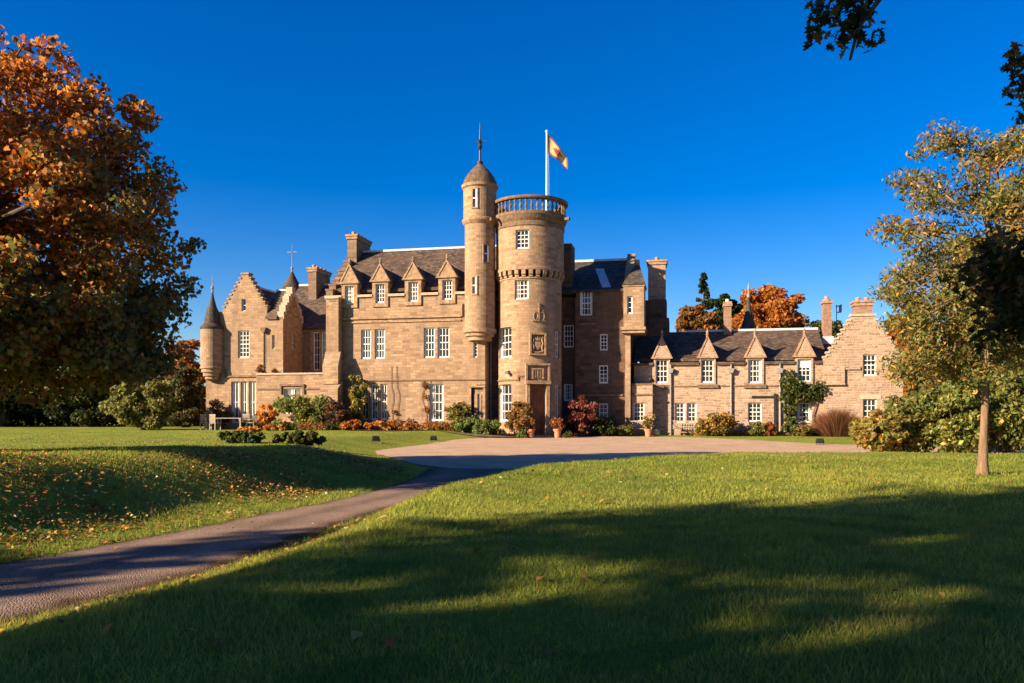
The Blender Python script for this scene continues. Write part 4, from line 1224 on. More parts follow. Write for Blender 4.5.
def crown_points(clusters, n, g, flat=.7):
    """clusters: array of (x,y,z,r); returns points and cluster ids"""
    w = clusters[:, 3] ** 2; w /= w.sum()
    k = g.choice(len(clusters), n, p=w)
    d = g.normal(size=(n, 3)); d /= np.linalg.norm(d, axis=1)[:, None]
    r = g.uniform(0, 1, n) ** .45
    P = clusters[k, :3] + d * (r * clusters[k, 3])[:, None] * np.array([1, 1, flat])
    return P, k

def clusters_in(center, radii, n, g, rc, shell=.55, keep=None, noise=.18):
    out = []
    while len(out) < n:
        d = g.normal(size=3); d /= np.linalg.norm(d)
        r = shell + (1 - shell) * g.uniform() ** .7 if g.uniform() < .8 else g.uniform(0, shell)
        r *= 1 + noise * math.sin(5 * d[0] + 2 * d[2]) * math.sin(4 * d[1] - 3 * d[2] + 1)
        p = np.array(center) + d * r * np.array(radii)
        c = (*p, rc * g.uniform(.65, 1.35))
        if keep is None or keep(c): out.append(c)
    return np.array(out)

def limbs(mb, base, trunk_top, r0, clusters, g, count, twig=.02, lean=.25):
    base, trunk_top = np.array(base), np.array(trunk_top)
    seg = 6
    pts, rad = [], []
    for i in range(seg + 1):
        t = i / seg
        p = base * (1 - t) + trunk_top * t + np.array([math.sin(t * 5) * r0 * .9, math.cos(t * 4.1) * r0 * .8 - r0 * .8, 0]) * t
        pts.append(tuple(p)); rad.append(r0 * (1 - t * .72) * (1.35 if i == 0 else 1))
    b0 = np.array(pts[0]); d0 = (np.array(pts[1]) - b0) / (pts[1][2] - b0[2])
    fl = [(-.3, 1.9), (.0, 1.6), (.08, 1.3), (.22, 1.1), (.45, 1.03)]
    fl = [f for f in fl if b0[2] + .3 + f[0] < pts[1][2] - .1]
    pts = [tuple(b0 + d0 * (f[0] + .3)) for f in fl] + pts[1:]; rad = [r0 * f[1] for f in fl] + rad[1:]
    mb.tube(pts, rad, 11)
    idx = g.choice(len(clusters), min(count, len(clusters)), replace=False)
    for i in idx:
        c = clusters[i, :3]
        t = np.clip(.30 + .65 * (c[2] - base[2]) / max(.1, (clusters[:, 2].max() - base[2])) * g.uniform(.7, 1.0), .3, .98)
        s = base * (1 - t) + trunk_top * t
        mid = s * .55 + c * .45 + np.array([0, 0, .12 * np.linalg.norm(c - s)]) + g.normal(size=3) * .06 * np.linalg.norm(c - s)
        q = mid * .4 + c * .6 + g.normal(size=3) * .04 * np.linalg.norm(c - s)
        rr = r0 * (1 - t * .7) * .3
        mb.tube([tuple(s), tuple(mid), tuple(q), tuple(c)], [rr, rr * .6, max(twig, rr * .35), twig * .6], 5)

def tree(name, label, cat, base, top, r0, clusters, nleaf, size, colour, seed, barkmat='bark', group=None, up=.35, aspect=.62, flat=.7, lobed=False, nb=50, crown_name='crown', gaps=()):
    g = np.random.default_rng(seed)
    root = empty(name, base); tag(root, label, cat, group)
    off = np.array(base)
    C = clusters.copy(); C[:, :3] -= off
    P, k = crown_points(C, nleaf, g, flat)
    if gaps:      # holes cut along the sun direction to put light patches on the lawn
        A = P + off; s = np.array(sun_from); ok = np.ones(len(P), bool)
        for (gx0, gy0, gr) in gaps:
            d = A - np.array((gx0, gy0, .25)); q = d - np.outer(d @ s, s)
            ok &= np.linalg.norm(q, axis=1) > gr * (1 + .35 * np.sin(3 * np.arctan2(q[:, 2], q[:, 0]) + gx0)) * g.uniform(.55, 1.3, len(P))
        P, k = P[ok], k[ok]
    cols = colour(P, k, g, C)
    mb = MB(); limbs(mb, (0, 0, -.3), tuple(np.array(top) - off), r0, C, g, nb)
    mb.build('trunk', M[barkmat], root, True)
    if lobed:
        V, n = leaf_lobed(P, size, g, up, PALMATE); raw_mesh(crown_name, V, n, M['leaf'], cols, root)
    else: raw_mesh(crown_name, leaf_quads(P, size, g, up, aspect), 4, M['leaf'], cols, root)
    return root

ORANGE, RUST, BROWN, YEL, OLIVE, DKGREEN, GREEN, LIME = (.50, .17, .03), (.34, .10, .02), (.17, .075, .025), (.55, .33, .06), (.13, .115, .03), (.03, .045, .012), (.075, .12, .025), (.19, .22, .05)
GOLD, BRONZE, RED = (.50, .25, .04), (.22, .12, .035), (.26, .035, .025)

# ---- big maple on the left lawn
mx_, my_ = -11.9, 17.2
mz = tz(mx_, my_)
g = np.random.default_rng(11)
cl = clusters_in((mx_, my_, 5.05), (4.85, 3.7, 4.3), 340, g, .60, .55, keep=lambda c: c[2] > 2.0, noise=.10)
lowr = []
while len(lowr) < 70:
    a = g.uniform(-2.2, .9); r = g.uniform(2.6, 4.4)
    lowr.append((mx_ + r * math.cos(a), my_ + .85 * r * math.sin(a), 2.2 + g.uniform(0, 2.0) * (1.15 - .1 * r), g.uniform(.4, .65)))
for _ in range(44):  # low foliage out of view, added to throw shade on the drive
    a = g.uniform(-1.95, -.7); r = g.uniform(3.2, 5.0)
    lowr.append((mx_ + r * math.cos(a), my_ + r * math.sin(a), g.uniform(2.5, 4.3), g.uniform(.4, .6)))
for _ in range(70):      # fine sprays round the outline
    d = g.normal(size=3); d /= np.linalg.norm(d)
    if d[2] > -.3: lowr.append((mx_ + 4.95 * d[0], my_ + 3.9 * d[1], 5.05 + 4.45 * d[2], g.uniform(.18, .34)))
cl = np.concatenate([cl, np.array(lowr)])
def maple_cols(P, k, g, C):
    hz = (P[:, 2] - 1.2) / 9.0
    fl = g.uniform(0, 1, len(C))[k]
    out = pick(g, len(P), [(3, (.40, .12, .022)), (4.5, (.62, .22, .03)), (2, BRONZE), (1.4, (.62, .30, .06)), (1.4, BROWN)])
    grn = pick(g, len(P), [(3, (.26, .19, .045)), (2, (.15, .18, .04)), (2.4, (.30, .16, .045)), (.6, DKGREEN)])
    p = np.clip(.98 - 1.55 * hz + (fl - .5) * .9 + np.clip(P[:, 0] - .5, 0, 5) * .09 * (1 - hz), 0, 1)
    use = g.uniform(size=len(P)) < p
    out[use] = grn[use]
    return out
tree('maple_tree', 'big spreading maple with orange and bronze leaves at the left edge of the lawn', 'tree', (mx_, my_, mz), (mx_ + .2, my_, 8.0), .42, cl, 110000, .118, maple_cols, 12, nb=110, lobed=True, up=.05)

# ---- young tree on the right lawn
yx, yy = px_world(982, 14.2), 14.2
yz = tz(yx, yy)
g = np.random.default_rng(21)
keep = lambda c: c[0] > yx - 2.0 and not (abs(c[0] - yx - .05) < .42 and c[1] < yy and c[2] < 3.9) and c[2] > 2.7 + .1 * abs(c[0] - yx) or (c[2] > 1.9 and g.uniform() < .25)
cl = clusters_in((yx + .65, yy, 4.1), (2.7, 2.2, 2.65), 350, g, .34, .25, keep=keep, noise=.12)
# drooping low branches on the left side of the crown
low = np.array([(yx - g.uniform(.1, 1.45), yy + g.normal() * .5, g.uniform(1.95, 3.8), .3) for _ in range(64)])
low2 = np.array([(yx + g.choice([-1, 1]) * g.uniform(.35, 1.1), yy + g.uniform(-.4, .9), g.uniform(2.0, 3.2), .26) for _ in range(16)])
cl = np.concatenate([cl, low, low2])
def young_cols(P, k, g, C):
    fl = g.uniform(0, 1, len(C))[k]
    a = pick(g, len(P), [(3, (.20, .18, .045)), (2.4, (.24, .23, .07)), (2.4, (.11, .15, .035)), (1, BRONZE), (.5, YEL)])
    b = pick(g, len(P), [(2, GOLD), (2, BRONZE), (1.2, ORANGE), (1, YEL)])
    use = g.uniform(size=len(P)) < np.where(fl > .85, .4, .06); a[use] = b[use]
    return a
tree('young_tree', 'slender young tree with pale trunk and bronze green leaves on the sunny right lawn', 'tree', (yx, yy, yz), (yx + .12, yy, 6.0), .076, cl, 60000, .1, young_cols, 22, 'bark_pale', aspect=.36, nb=150, up=.1)

# ---- big oak beside the camera; its branch ends hang into the top right corner
def oak_cols(P, k, g, C): return pick(g, len(P), [(3, DKGREEN), (2, (.06, .05, .015)), (1, BRONZE), (.6, OLIVE)])
ox, oy = 11.5, 2.6
g = np.random.default_rng(31)
def out_of_view(c):
    x, y, z, r = c; r = r * 1.5 + .5
    if y < .6: return z > 2.6
    px, py = 512 + FPX * x / y, HORIZON - FPX * (z - EYE) / y
    m = FPX * r / max(y, .8)
    return (px - m > 1024) or (py + m < 0)
cl = clusters_in((ox - .5, oy + .5, 9.0), (8.0, 7.0, 5.6), 120, g, 1.0, .5, keep=lambda c: out_of_view(c) and c[2] > 3.2 and not (c[0] < 6 and c[1] > 5 and c[2] < 9))
spr = []
for px, py, Y, r, n in ((838, 14, 7.2, .16, 5), (862, 30, 7.2, .14, 4), (845, 46, 7.2, .10, 3), (876, 6, 7.3, .13, 3), (826, 28, 7.1, .10, 2), (815, 4, 7.1, .1, 2),
                        (1022, 70, 7.8, .15, 4), (1015, 95, 7.8, .12, 3), (1024, 112, 7.8, .12, 3)):
    for i in range(n): spr.append((px_world(px + random.uniform(-14, 14), Y), Y + random.uniform(-.15, .15), px_height(py + random.uniform(-8, 8), Y), r))
for px, py, r, n in ((1005, 285, .26, 7), (985, 262, .22, 5), (1012, 320, .24, 6), (965, 268, .14, 3), (1020, 245, .24, 5), (995, 335, .15, 3), (1040, 300, .4, 7), (1060, 260, .45, 7), (1080, 200, .45, 6), (1100, 330, .4, 5)):
    for i in range(n): spr.append((px_world(px + random.uniform(-16, 16), 8.4), 8.4 + random.uniform(-.3, .3), px_height(py + random.uniform(-12, 12), 8.4), r))
spr = np.array(spr)
root = empty('oak_tree', (ox, oy, tz(ox, oy))); tag(root, 'large dark oak whose leafy branch ends hang into the top right corner', 'tree')
off = np.array((ox, oy, tz(ox, oy)))
mb = MB(); C = cl.copy(); C[:, :3] -= off
limbs(mb, (0, 0, -.3), (-.2, .2, 9), .5, C, g, 45, .03)
def limb_to(mb, a, pts, r):
    P = [np.array(a)] + [np.array(p) for p in pts]
    mb.tube([tuple(p - off) for p in P], [r * (1 - .8 * i / (len(P) - 1)) + .006 for i in range(len(P))], 6)
mb.build('trunk', M['bark'], root, True)
mb = MB()
J1 = np.array((px_world(1030, 7.6), 7.6, px_height(-60, 7.6)))
limb_to(mb, (ox - .1, oy + .1, 4.5), [(8.6, 4.6, 5.6), tuple(J1)], .13)
limb_to(mb, J1, [(px_world(930, 7.3), 7.3, px_height(-40, 7.3)), (px_world(885, 7.2), 7.2, px_height(-8, 7.2)), (px_world(858, 7.2), 7.2, px_height(28, 7.2)), (px_world(850, 7.2), 7.2, px_height(60, 7.2))], .03)
limb_to(mb, (px_world(880, 7.2), 7.2, px_height(-6, 7.2)), [(px_world(845, 7.2), 7.2, px_height(5, 7.2)), (px_world(818, 7.2), 7.2, px_height(18, 7.2))], .012)
limb_to(mb, J1, [(px_world(1050, 7.8), 7.8, px_height(40, 7.8)), (px_world(1020, 7.8), 7.8, px_height(90, 7.8))], .03)
J2 = np.array((px_world(1090, 8.2), 8.2, px_height(215, 8.2)))
limb_to(mb, (ox - .1, oy + .1, 3.2), [(9.3, 4.8, 4.4), tuple(J2)], .10)
for px, py in ((1010, 255), (975, 264), (950, 268), (1005, 300), (1012, 330), (985, 340), (1060, 320)): limb_to(mb, J2, [(px_world((px + 1060) / 2, 8.4), 8.4, px_height(py - 14, 8.4)), (px_world(px, 8.4), 8.4, px_height(py, 8.4))], .025)
mb.build('branch', M['bark'], root, True)
P, k = crown_points(C, 9000, g, .7)
V, n = leaf_lobed(P, .30, g, .3); raw_mesh('crown', V, n, M['leaf'], oak_cols(P, k, g, C), root)
S = spr.copy(); S[:, :3] -= off
S[:, 3] = np.clip(S[:, 3], .1, .3); P, k = crown_points(S, 2800, g, .9)
V, n = leaf_lobed(P, .125, g, .2); raw_mesh('hanging_leaves', V, n, M['leaf'], oak_cols(P, k, g, S), root)

# ---- tall trees behind and left of the camera: they throw the foreground shade
def shade_tree(t, offs, rad, zc, zr, n, seed, nl=9000, rc=1.35):
    x = math.sin(R(SUN_AZ)) * t - math.cos(R(SUN_AZ)) * offs; y = math.cos(R(SUN_AZ)) * t + math.sin(R(SUN_AZ)) * offs
    g = np.random.default_rng(seed)
    cl = clusters_in((x, y, zc), (rad, rad, zr), n, g, rc, .3, keep=lambda c: y < 0 or c[1] < 1.2 * abs(c[0]) - 1.0)
    return x, y, cl, nl, seed
GAPS = ((-.15, 5.45, .24), (.3, 5.55, .2), (-.6, 5.2, .16), (2.0, 4.6, .24), (2.4, 4.85, .17), (1.45, 4.8, .15), (3.5, 7.3, .2), (4.1, 7.6, .15), (1.0, 5.9, .1), (-1.3, 5.6, .13), (2.9, 5.5, .15), (4.2, 6.4, .12), (0.2, 4.7, .1), (1.9, 6.6, .1))
for label, a in (('tall broad lime tree behind the camera, nearest the drive', (-17, 1.7, 5.6, 10.6, 6.2, 200, 41, 30000)),
                 ('tall broad lime tree behind the camera, second from the drive', (-27, 2.0, 5.2, 12.5, 7.0, 100, 42, 13000)),
                 ('tall lime tree behind the camera, in the middle of the row', (-12, -7.5, 5.4, 9.5, 6.2, 70, 43, 9000)),
                 ('slim lime tree to the left of the camera beside the drive', (-21, 9.6, 1.7, 7.0, 4.2, 12, 44, 900, .7))):
    x, y, cl, nl, seed = shade_tree(*a)
    z = tz(x, y)
    tree('lime_tree', label, 'tree', (x, y, z), (x, y, a[3] + 2), .4, cl, nl, .42, lambda P, k, g, C: pick(g, len(P), [(3, OLIVE), (2, BRONZE), (1, GOLD)]), seed, nb=40, gaps=GAPS)

# ---- background trees
def back_tree(name, label, px0, px1, pyt, pyb, Y, pal, n, seed, nl=5000, size=.3, cone=False, group='trees around the mansion', rc=.16, up=.3, shell=.5):
    x = px_world((px0 + px1) / 2, Y); rx = px_world(px1, Y) - x
    zt, zb = px_height(pyt, Y), px_height(pyb, Y)
    z = tz(x, Y); g = np.random.default_rng(seed)
    if cone:
        cl = []
        for i in range(n):
            t = (i + .5) / n; a = g.uniform(0, 6.283); r = rx * (1 - t) ** .85 * g.uniform(.5, 1.0)
            cl.append((x + r * math.cos(a), Y + r * math.sin(a), zb + (zt - zb) * t, max(.25, rx * .30 * (1.1 - t))))
        cl = np.array(cl)
    else: n = int(n * 2.6); nl = int(nl * 2.3); cl = clusters_in((x, Y, (zt + zb) / 2), (rx, rx * .8, (zt - zb) / 2), n, g, rc * 1.75 * rx, shell * .8, noise=.1)
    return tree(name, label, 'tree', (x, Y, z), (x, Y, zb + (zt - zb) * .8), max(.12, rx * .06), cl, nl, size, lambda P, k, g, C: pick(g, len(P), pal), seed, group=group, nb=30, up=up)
back_tree('beech_tree', 'broad fiery orange beech rising behind the service wing roof', 736, 803, 286, 372, 78, [(4, ORANGE), (3, RUST), (1.5, GOLD), (1, BROWN)], 60, 51, 11000, .42)
back_tree('beech_tree', 'rusty orange and green beech left of the ridge chimney behind the service wing', 676, 722, 305, 372, 74, [(3, BRONZE), (2, RUST), (2, OLIVE), (1.5, ORANGE)], 40, 52, 7000, .36)
back_tree('conifer', 'narrow dark pointed conifer between the mansion and the orange beech', 687, 720, 274, 352, 82, [(4, DKGREEN), (1, (.05, .06, .02))], 60, 53, 6000, .35, cone=True, up=.1)
back_tree('pine_tree', 'dark green pine beside the ridge chimney behind the service wing', 708, 742, 289, 345, 86, [(4, DKGREEN), (1, GREEN)], 20, 54, 4000, .4)
back_tree('bushy_tree', 'low green tree showing just above the service wing ridge', 795, 850, 322, 365, 76, [(3, OLIVE), (2, GREEN), (2, DKGREEN)], 30, 55, 4000, .36)
back_tree('beech_tree', 'orange beech glowing behind the young tree at the right end of the house', 880, 945, 312, 425, 62, [(4, ORANGE), (2, RUST), (2, GOLD)], 40, 56, 7000, .36)
back_tree('bushy_tree', 'tall dark green tree behind the shrubs at the right edge', 935, 1060, 300, 440, 55, [(3, DKGREEN), (2, OLIVE), (1, BRONZE)], 50, 57, 8000, .34)
# left background, under and behind the maple
back_tree('beech_tree', 'orange beech behind the corner turret of the left wing', 164, 208, 334, 425, 66, [(3, RUST), (2, ORANGE), (2, OLIVE)], 30, 61, 5000, .3)
back_tree('yew_tree', 'round green yew on the far lawn left of the house', 112, 174, 378, 431, 50, [(3, (.26, .24, .06)), (2, (.17, .21, .05)), (1, OLIVE), (.8, BRONZE)], 36, 62, 8000, .24, shell=.4)
back_tree('yew_tree', 'dark yew close beside the left wing wall', 165, 203, 368, 430, 58, [(3, DKGREEN), (2, OLIVE), (1, BRONZE)], 30, 63, 6000, .24, shell=.4)
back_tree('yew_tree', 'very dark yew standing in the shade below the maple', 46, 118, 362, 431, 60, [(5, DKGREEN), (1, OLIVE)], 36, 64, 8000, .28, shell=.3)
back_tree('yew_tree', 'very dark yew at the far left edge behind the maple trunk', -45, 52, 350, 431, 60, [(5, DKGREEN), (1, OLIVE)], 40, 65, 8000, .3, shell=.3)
back_tree('bushy_tree', 'tall dull green tree far back behind the yews on the left', 70, 190, 330, 425, 74, [(3, DKGREEN), (2, OLIVE), (1, BRONZE)], 40, 66, 6000, .36)
back_tree('bushy_tree', 'tall bronze tree far back at the left edge', -60, 60, 300, 420, 76, [(3, BRONZE), (2, OLIVE), (1, DKGREEN)], 40, 67, 6000, .36)

# dark clipped hedge closing the far side of the left lawn
g = np.random.default_rng(68); HY = 63.0
hx0, hx1 = px_world(-80, HY), px_world(205, HY)
root = empty('hedge', ((hx0 + hx1) / 2, HY, tz((hx0 + hx1) / 2, HY))); tag(root, 'long dark hedge along the far side of the left lawn behind the yews', 'hedge')
n = 16000; P = np.stack([hx0 + (hx1 - hx0) * g.uniform(size=n), HY + g.normal(size=n) * .5, g.uniform(0, 1, n) ** .8 * 2.9], 1); P[:, 2] *= 1 + .12 * np.sin(P[:, 0] * .9) + .08 * np.sin(P[:, 0] * 2.7)
P[:, 0] -= root.location.x; P[:, 1] -= HY
raw_mesh('foliage', leaf_quads(P, .34, g), 4, M['leaf'], pick(g, n, [(4, DKGREEN), (1.5, OLIVE), (.4, BRONZE)]), root)
mb = MB()
for x in np.arange(hx0 + .5, hx1, 2.2): mb.tube([(x - root.location.x, 0, -.3), (x - root.location.x + .1, .1, 1.2), (x - root.location.x, 0, 2.2)], [.08, .06, .03], 5)
mb.build('stem', M['bark'], root)
# ---- shrubs: px box on the picture at distance Y, rounded leafy mounds with stems
def shrub(name, label, px0, px1, pyt, Y, pal, nl, size, seed, group=None, cat='shrub', zb=None, depth=.8, n=None, up=.3, aspect=.6, shell=.45, stems=7):
    x = px_world((px0 + px1) / 2, Y); rx = px_world(px1, Y) - x
    z = tz(x, Y) if zb is None else zb
    zt = px_height(pyt, Y); h = max(.15, zt - z)
    g = np.random.default_rng(seed)
    n = n or 22; pal = [(w, tuple(min(.8, 1.25 * c) for c in col)) for w, col in pal]
    n = int(n * 1.6); nl = int(nl * 1.5); rx *= 1.08
    cl = clusters_in((x, Y, z + h * .5), (rx * .85, rx * depth * .85, h * .48), n, g, min(rx, h) * .27, shell, noise=.1)
    root = empty(name, (x, Y, z)); tag(root, label, cat, group)
    C = cl.copy(); C[:, :3] -= np.array((x, Y, z))
    P, k = crown_points(C, nl, g, .8)
    P[:, 2] = np.maximum(P[:, 2], .02)
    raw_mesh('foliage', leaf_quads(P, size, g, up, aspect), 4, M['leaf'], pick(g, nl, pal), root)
    mb = MB()
    for i in g.choice(len(C), min(stems, len(C)), replace=False):
        c = C[i, :3]; a = (c[0] * .15, c[1] * .15, -.1)
        mb.tube([a, (c[0] * .6, c[1] * .6, c[2] * .6), tuple(c)], [.03, .02, .008], 5)
    mb.build('stem', M['bark'], root)
    return root
GB = 'border shrubs along the front of the mansion'
def hy(px, v):  # distance of a point just in front of the facade
    u = U(px, v); return W(u, v)[1]
S = [
 ('shrub', 'big light green variegated shrub below the low bay window', 272, 337, 398, -1.2, [(3, LIME), (2, GREEN), (1, OLIVE), (.6, GOLD)], 4600, .2),
 ('shrub', 'orange and yellow shrub at the left end of the low bay', 257, 279, 404, -.8, [(3, ORANGE), (2, GOLD), (1, RUST)], 1100, .2),
 ('shrub', 'rusty low plants in front of the variegated shrub', 262, 290, 425, -2.6, [(3, GOLD), (2, RUST), (1, OLIVE)], 700, .16),
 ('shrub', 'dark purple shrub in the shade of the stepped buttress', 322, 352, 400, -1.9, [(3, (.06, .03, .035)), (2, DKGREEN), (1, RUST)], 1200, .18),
 ('shrub', 'tall yellow green magnolia trained up beside the triple window', 342, 367, 373, -.75, [(3, LIME), (2, YEL), (2, OLIVE)], 1500, .22),
 ('shrub', 'rust red low shrub below the tall magnolia', 340, 362, 420, -2.0, [(3, RUST), (2, ORANGE), (1, BROWN)], 800, .17),
 ('shrub', 'rust orange hydrangea mound below the triple window', 362, 398, 421, -1.6, [(3, ORANGE), (2, RUST), (2, GOLD), (1, OLIVE)], 1300, .17),
 ('shrub', 'small brown seedhead plant between the orange mounds', 396, 422, 424, -1.3, [(2, BROWN), (2, RUST), (1, GOLD)], 800, .16),
 ('shrub', 'brown and gold perennials below the single sash window', 420, 450, 426, -1.4, [(2, BROWN), (2, GOLD), (1, OLIVE)], 900, .16),
 ('shrub', 'loose olive climber beside the single ground floor window', 446, 472, 399, -.5, [(3, OLIVE), (2, GREEN), (1, GOLD)], 800, .18),
 ('shrub', 'rounded bright green bush left of the pair below the stair turret', 453, 479, 418, -1.6, [(3, GREEN), (2, LIME)], 1500, .15),
 ('shrub', 'rounded bright green bush right of the pair below the stair turret', 474, 504, 419, -1.9, [(3, GREEN), (2, LIME), (1, OLIVE)], 1700, .15),
 ('shrub', 'big round bronze and green bush left of the tower door', 503, 538, 401, -2.0, [(2, BRONZE), (2, OLIVE), (2, RUST), (1, GREEN)], 2300, .16),
 ('shrub', 'small clipped green dome beside the left door pot', 517, 528, 431, -2.7, [(3, GREEN), (1, LIME)], 500, .1),
 ('shrub', 'small clipped green dome beside the right door pot', 562, 573, 431, -1.6, [(3, OLIVE), (2, GREEN)], 500, .1),
 ('shrub', 'tall red leaved shrub in the shaded corner right of the tower', 567, 598, 394, .9, [(3, (.15, .035, .03)), (2, (.24, .075, .055)), (1, BROWN)], 1300, .2),
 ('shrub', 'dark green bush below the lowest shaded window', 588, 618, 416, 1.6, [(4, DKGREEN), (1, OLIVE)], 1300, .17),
 ('shrub', 'low green sprawling plant at the foot of the bartizan pier', 615, 636, 425, 1.8, [(3, OLIVE), (2, LIME)], 800, .16),
]
for i, (nm, lb, a, b, t, v, pal, nl, sz) in enumerate(S): shrub(nm, lb, a, b, t, hy((a + b) / 2, v), pal, nl, sz, 100 + i, GB)
GW = 'plants along the service wing'
S = [
 ('shrub', 'broad bronze and green shrub between the double window and the first rainwater pipe', 694, 737, 410, 3.6, [(2, BRONZE), (2, OLIVE), (2, GOLD), (1, GREEN)], 2200, .18),
 ('shrub', 'olive green mound under the middle ground floor window', 748, 765, 421, 3.9, [(3, OLIVE), (2, LIME)], 900, .15),
 ('shrub', 'rust brown mound touching the black wall pipe', 762, 777, 421, 4.0, [(3, RUST), (2, BROWN)], 900, .14),
 ('shrub', 'upright green shrub right of the last rainwater pipe', 783, 802, 416, 3.9, [(3, GREEN), (2, OLIVE)], 1000, .15),
 ('shrub', 'bronze and green low shrub under the last ground floor window', 796, 814, 423, 3.7, [(2, BRONZE), (2, OLIVE)], 800, .15),
]
for i, (nm, lb, a, b, t, v, pal, nl, sz) in enumerate(S): shrub(nm, lb, a, b, t, hy((a + b) / 2, v - 1.2), pal, nl, sz, 150 + i, GW)
# low dark lawn shrubs, wall shrub at the left wing
GL = 'low shrubs on the terrace lawn'
shrub('shrub', 'low dark green shrub on the terrace edge, left of the two', 214, 268, 432, 25.5, [(2, DKGREEN), (3, GREEN), (2, OLIVE)], 2200, .13, 171, GL, depth=.5, n=40)
shrub('shrub', 'low dark green shrub on the terrace edge, right of the two', 272, 328, 433, 26, [(2, DKGREEN), (3, OLIVE), (1, GREEN)], 2200, .13, 172, GL, depth=.5)
shrub('shrub', 'small orange shrub between the two low dark lawn shrubs', 236, 262, 427, 40, [(3, GOLD), (2, ORANGE)], 700, .13, 173, GL)
shrub('shrub', 'dark red wall shrub left of the tall casement windows', 205, 231, 399, hy(218, .3), [(3, (.10, .03, .02)), (2, DKGREEN)], 900, .16, 174)
shrub('shrub', 'small green shrub just right of the garden table', 242, 258, 420, hy(250, -.4), [(3, OLIVE), (2, GREEN)], 700, .15, 175)
# rhododendron bank on the right
GR = 'rhododendrons at the right of the forecourt'
RP = [(3, (.17, .165, .04)), (3, (.21, .22, .055)), (.8, BRONZE), (.7, (.40, .27, .06)), (3, (.09, .125, .03))]
for i, (lb, a, b, t, Y, pal) in enumerate((
    ('bronze tinted rhododendron nearest the gravel, low on its left side', 853, 902, 411, 27.0, [(2, (.30, .17, .05)), (3, (.24, .2, .05)), (1, GOLD), (2, LIME)]),
    ('rounded olive rhododendron second from the gravel', 884, 948, 388, 27.5, RP),
    ('yellow green rhododendron just left of the young tree trunk', 930, 985, 378, 26.8, [(3, (.26, .27, .065)), (2, (.19, .18, .045)), (2, (.10, .14, .03)), (.6, GOLD)]),
    ('tall olive rhododendron just right of the young tree trunk', 975, 1035, 372, 27.2, RP),
    ('tall rhododendron cut by the right edge of the picture', 1015, 1090, 366, 27.0, RP),
    ('dark rhododendron at the back of the bank behind the others', 915, 1010, 362, 31.0, [(3, DKGREEN), (2, OLIVE), (1, RUST)]))):
    shrub('rhododendron', lb, a, b, t, Y, pal, 5200, .17, 180 + i, GR, cat='rhododendron', n=46, depth=.75, up=.5, shell=.5)
# dry fan of brown stems against the right gable
fx = px_world(835, hy(835, 2.8)); fy = hy(835, 2.8)
root = empty('ornamental_grass', (fx, fy, tz(fx, fy))); tag(root, 'dry brown fan of tall ornamental grass against the crow-stepped right gable', 'grass clump')
g = np.random.default_rng(77); V = []
for i in range(1700):
    a = g.normal() * .42 + .1; ln = 1.85 * g.uniform(.45, 1.0) * (1 - .12 * abs(a)); b = g.normal() * .35
    p0 = np.array([a * .7, b * .8, 0]); p1 = p0 + np.array([math.sin(a) * ln * .6, math.sin(b) * ln * .5, math.cos(a) * ln * .6]); p2 = p1 + np.array([math.sin(a * 1.5) * ln * .45, math.sin(b) * ln * .4, math.cos(a * 1.6) * ln * .38])
    w = np.array([.02, 0, 0]); V += [p0 - w, p0 + w, p1 + w * .9, p2, p1 - w * .9]
raw_mesh('foliage', np.array(V), 5, M['leaf'], pick(g, 1700, [(3, (.30, .13, .075)), (2, (.20, .09, .06)), (1, (.40, .2, .09)), (1.5, BROWN)]), root)
# climber on the wall between the last two dormers
root = empty('climbing_plant', (*W(U(800, vw - .15), vw - .15), .02)); tag(root, 'dark green climber with bare stems trained around the last dormer window', 'climber')
base = np.array(root.location)
def wp(px, py, v): u = U(px, v); return np.array((*W(u, v), Z(py, u, v))) - base
mb = MB()
for ln in ([(789, 437), (790, 415), (787, 395), (790, 375), (793, 369)], [(815, 434), (813, 415), (817, 402), (822, 398), (828, 392)], [(790, 405), (797, 393), (808, 391), (818, 386)], [(788, 420), (783, 400), (784, 385)]):
    mb.tube([tuple(wp(x, y, vw - .1)) for x, y in ln], [.045, .04, .03, .025, .015][:len(ln)], 5)
mb.build('stem', M['bark'], root)
g = np.random.default_rng(78)
C = np.array([(*wp(x, y, vw - .25), r) for x, y, r in ((790, 374, .35), (787, 383, .5), (794, 388, .6), (786, 396, .5), (795, 400, .45), (790, 410, .45), (803, 393, .55), (812, 392, .55), (820, 388, .5), (818, 396, .35), (791, 420, .4), (806, 399, .3), (800, 384, .35))])
P, k = crown_points(C, 2200, g, .9)
P0 = P.copy(); tow = np.array([sA, cA]); sd_ = (P[:, 0] * tow[0] + P[:, 1] * tow[1]); P[:, :2] -= np.outer(np.maximum(sd_ - (-.02), 0), tow)
raw_mesh('foliage', leaf_quads(P, .19, g, .2), 4, M['leaf'], pick(g, len(P), [(3, OLIVE), (3, DKGREEN), (2, GREEN), (1, LIME)]), root)
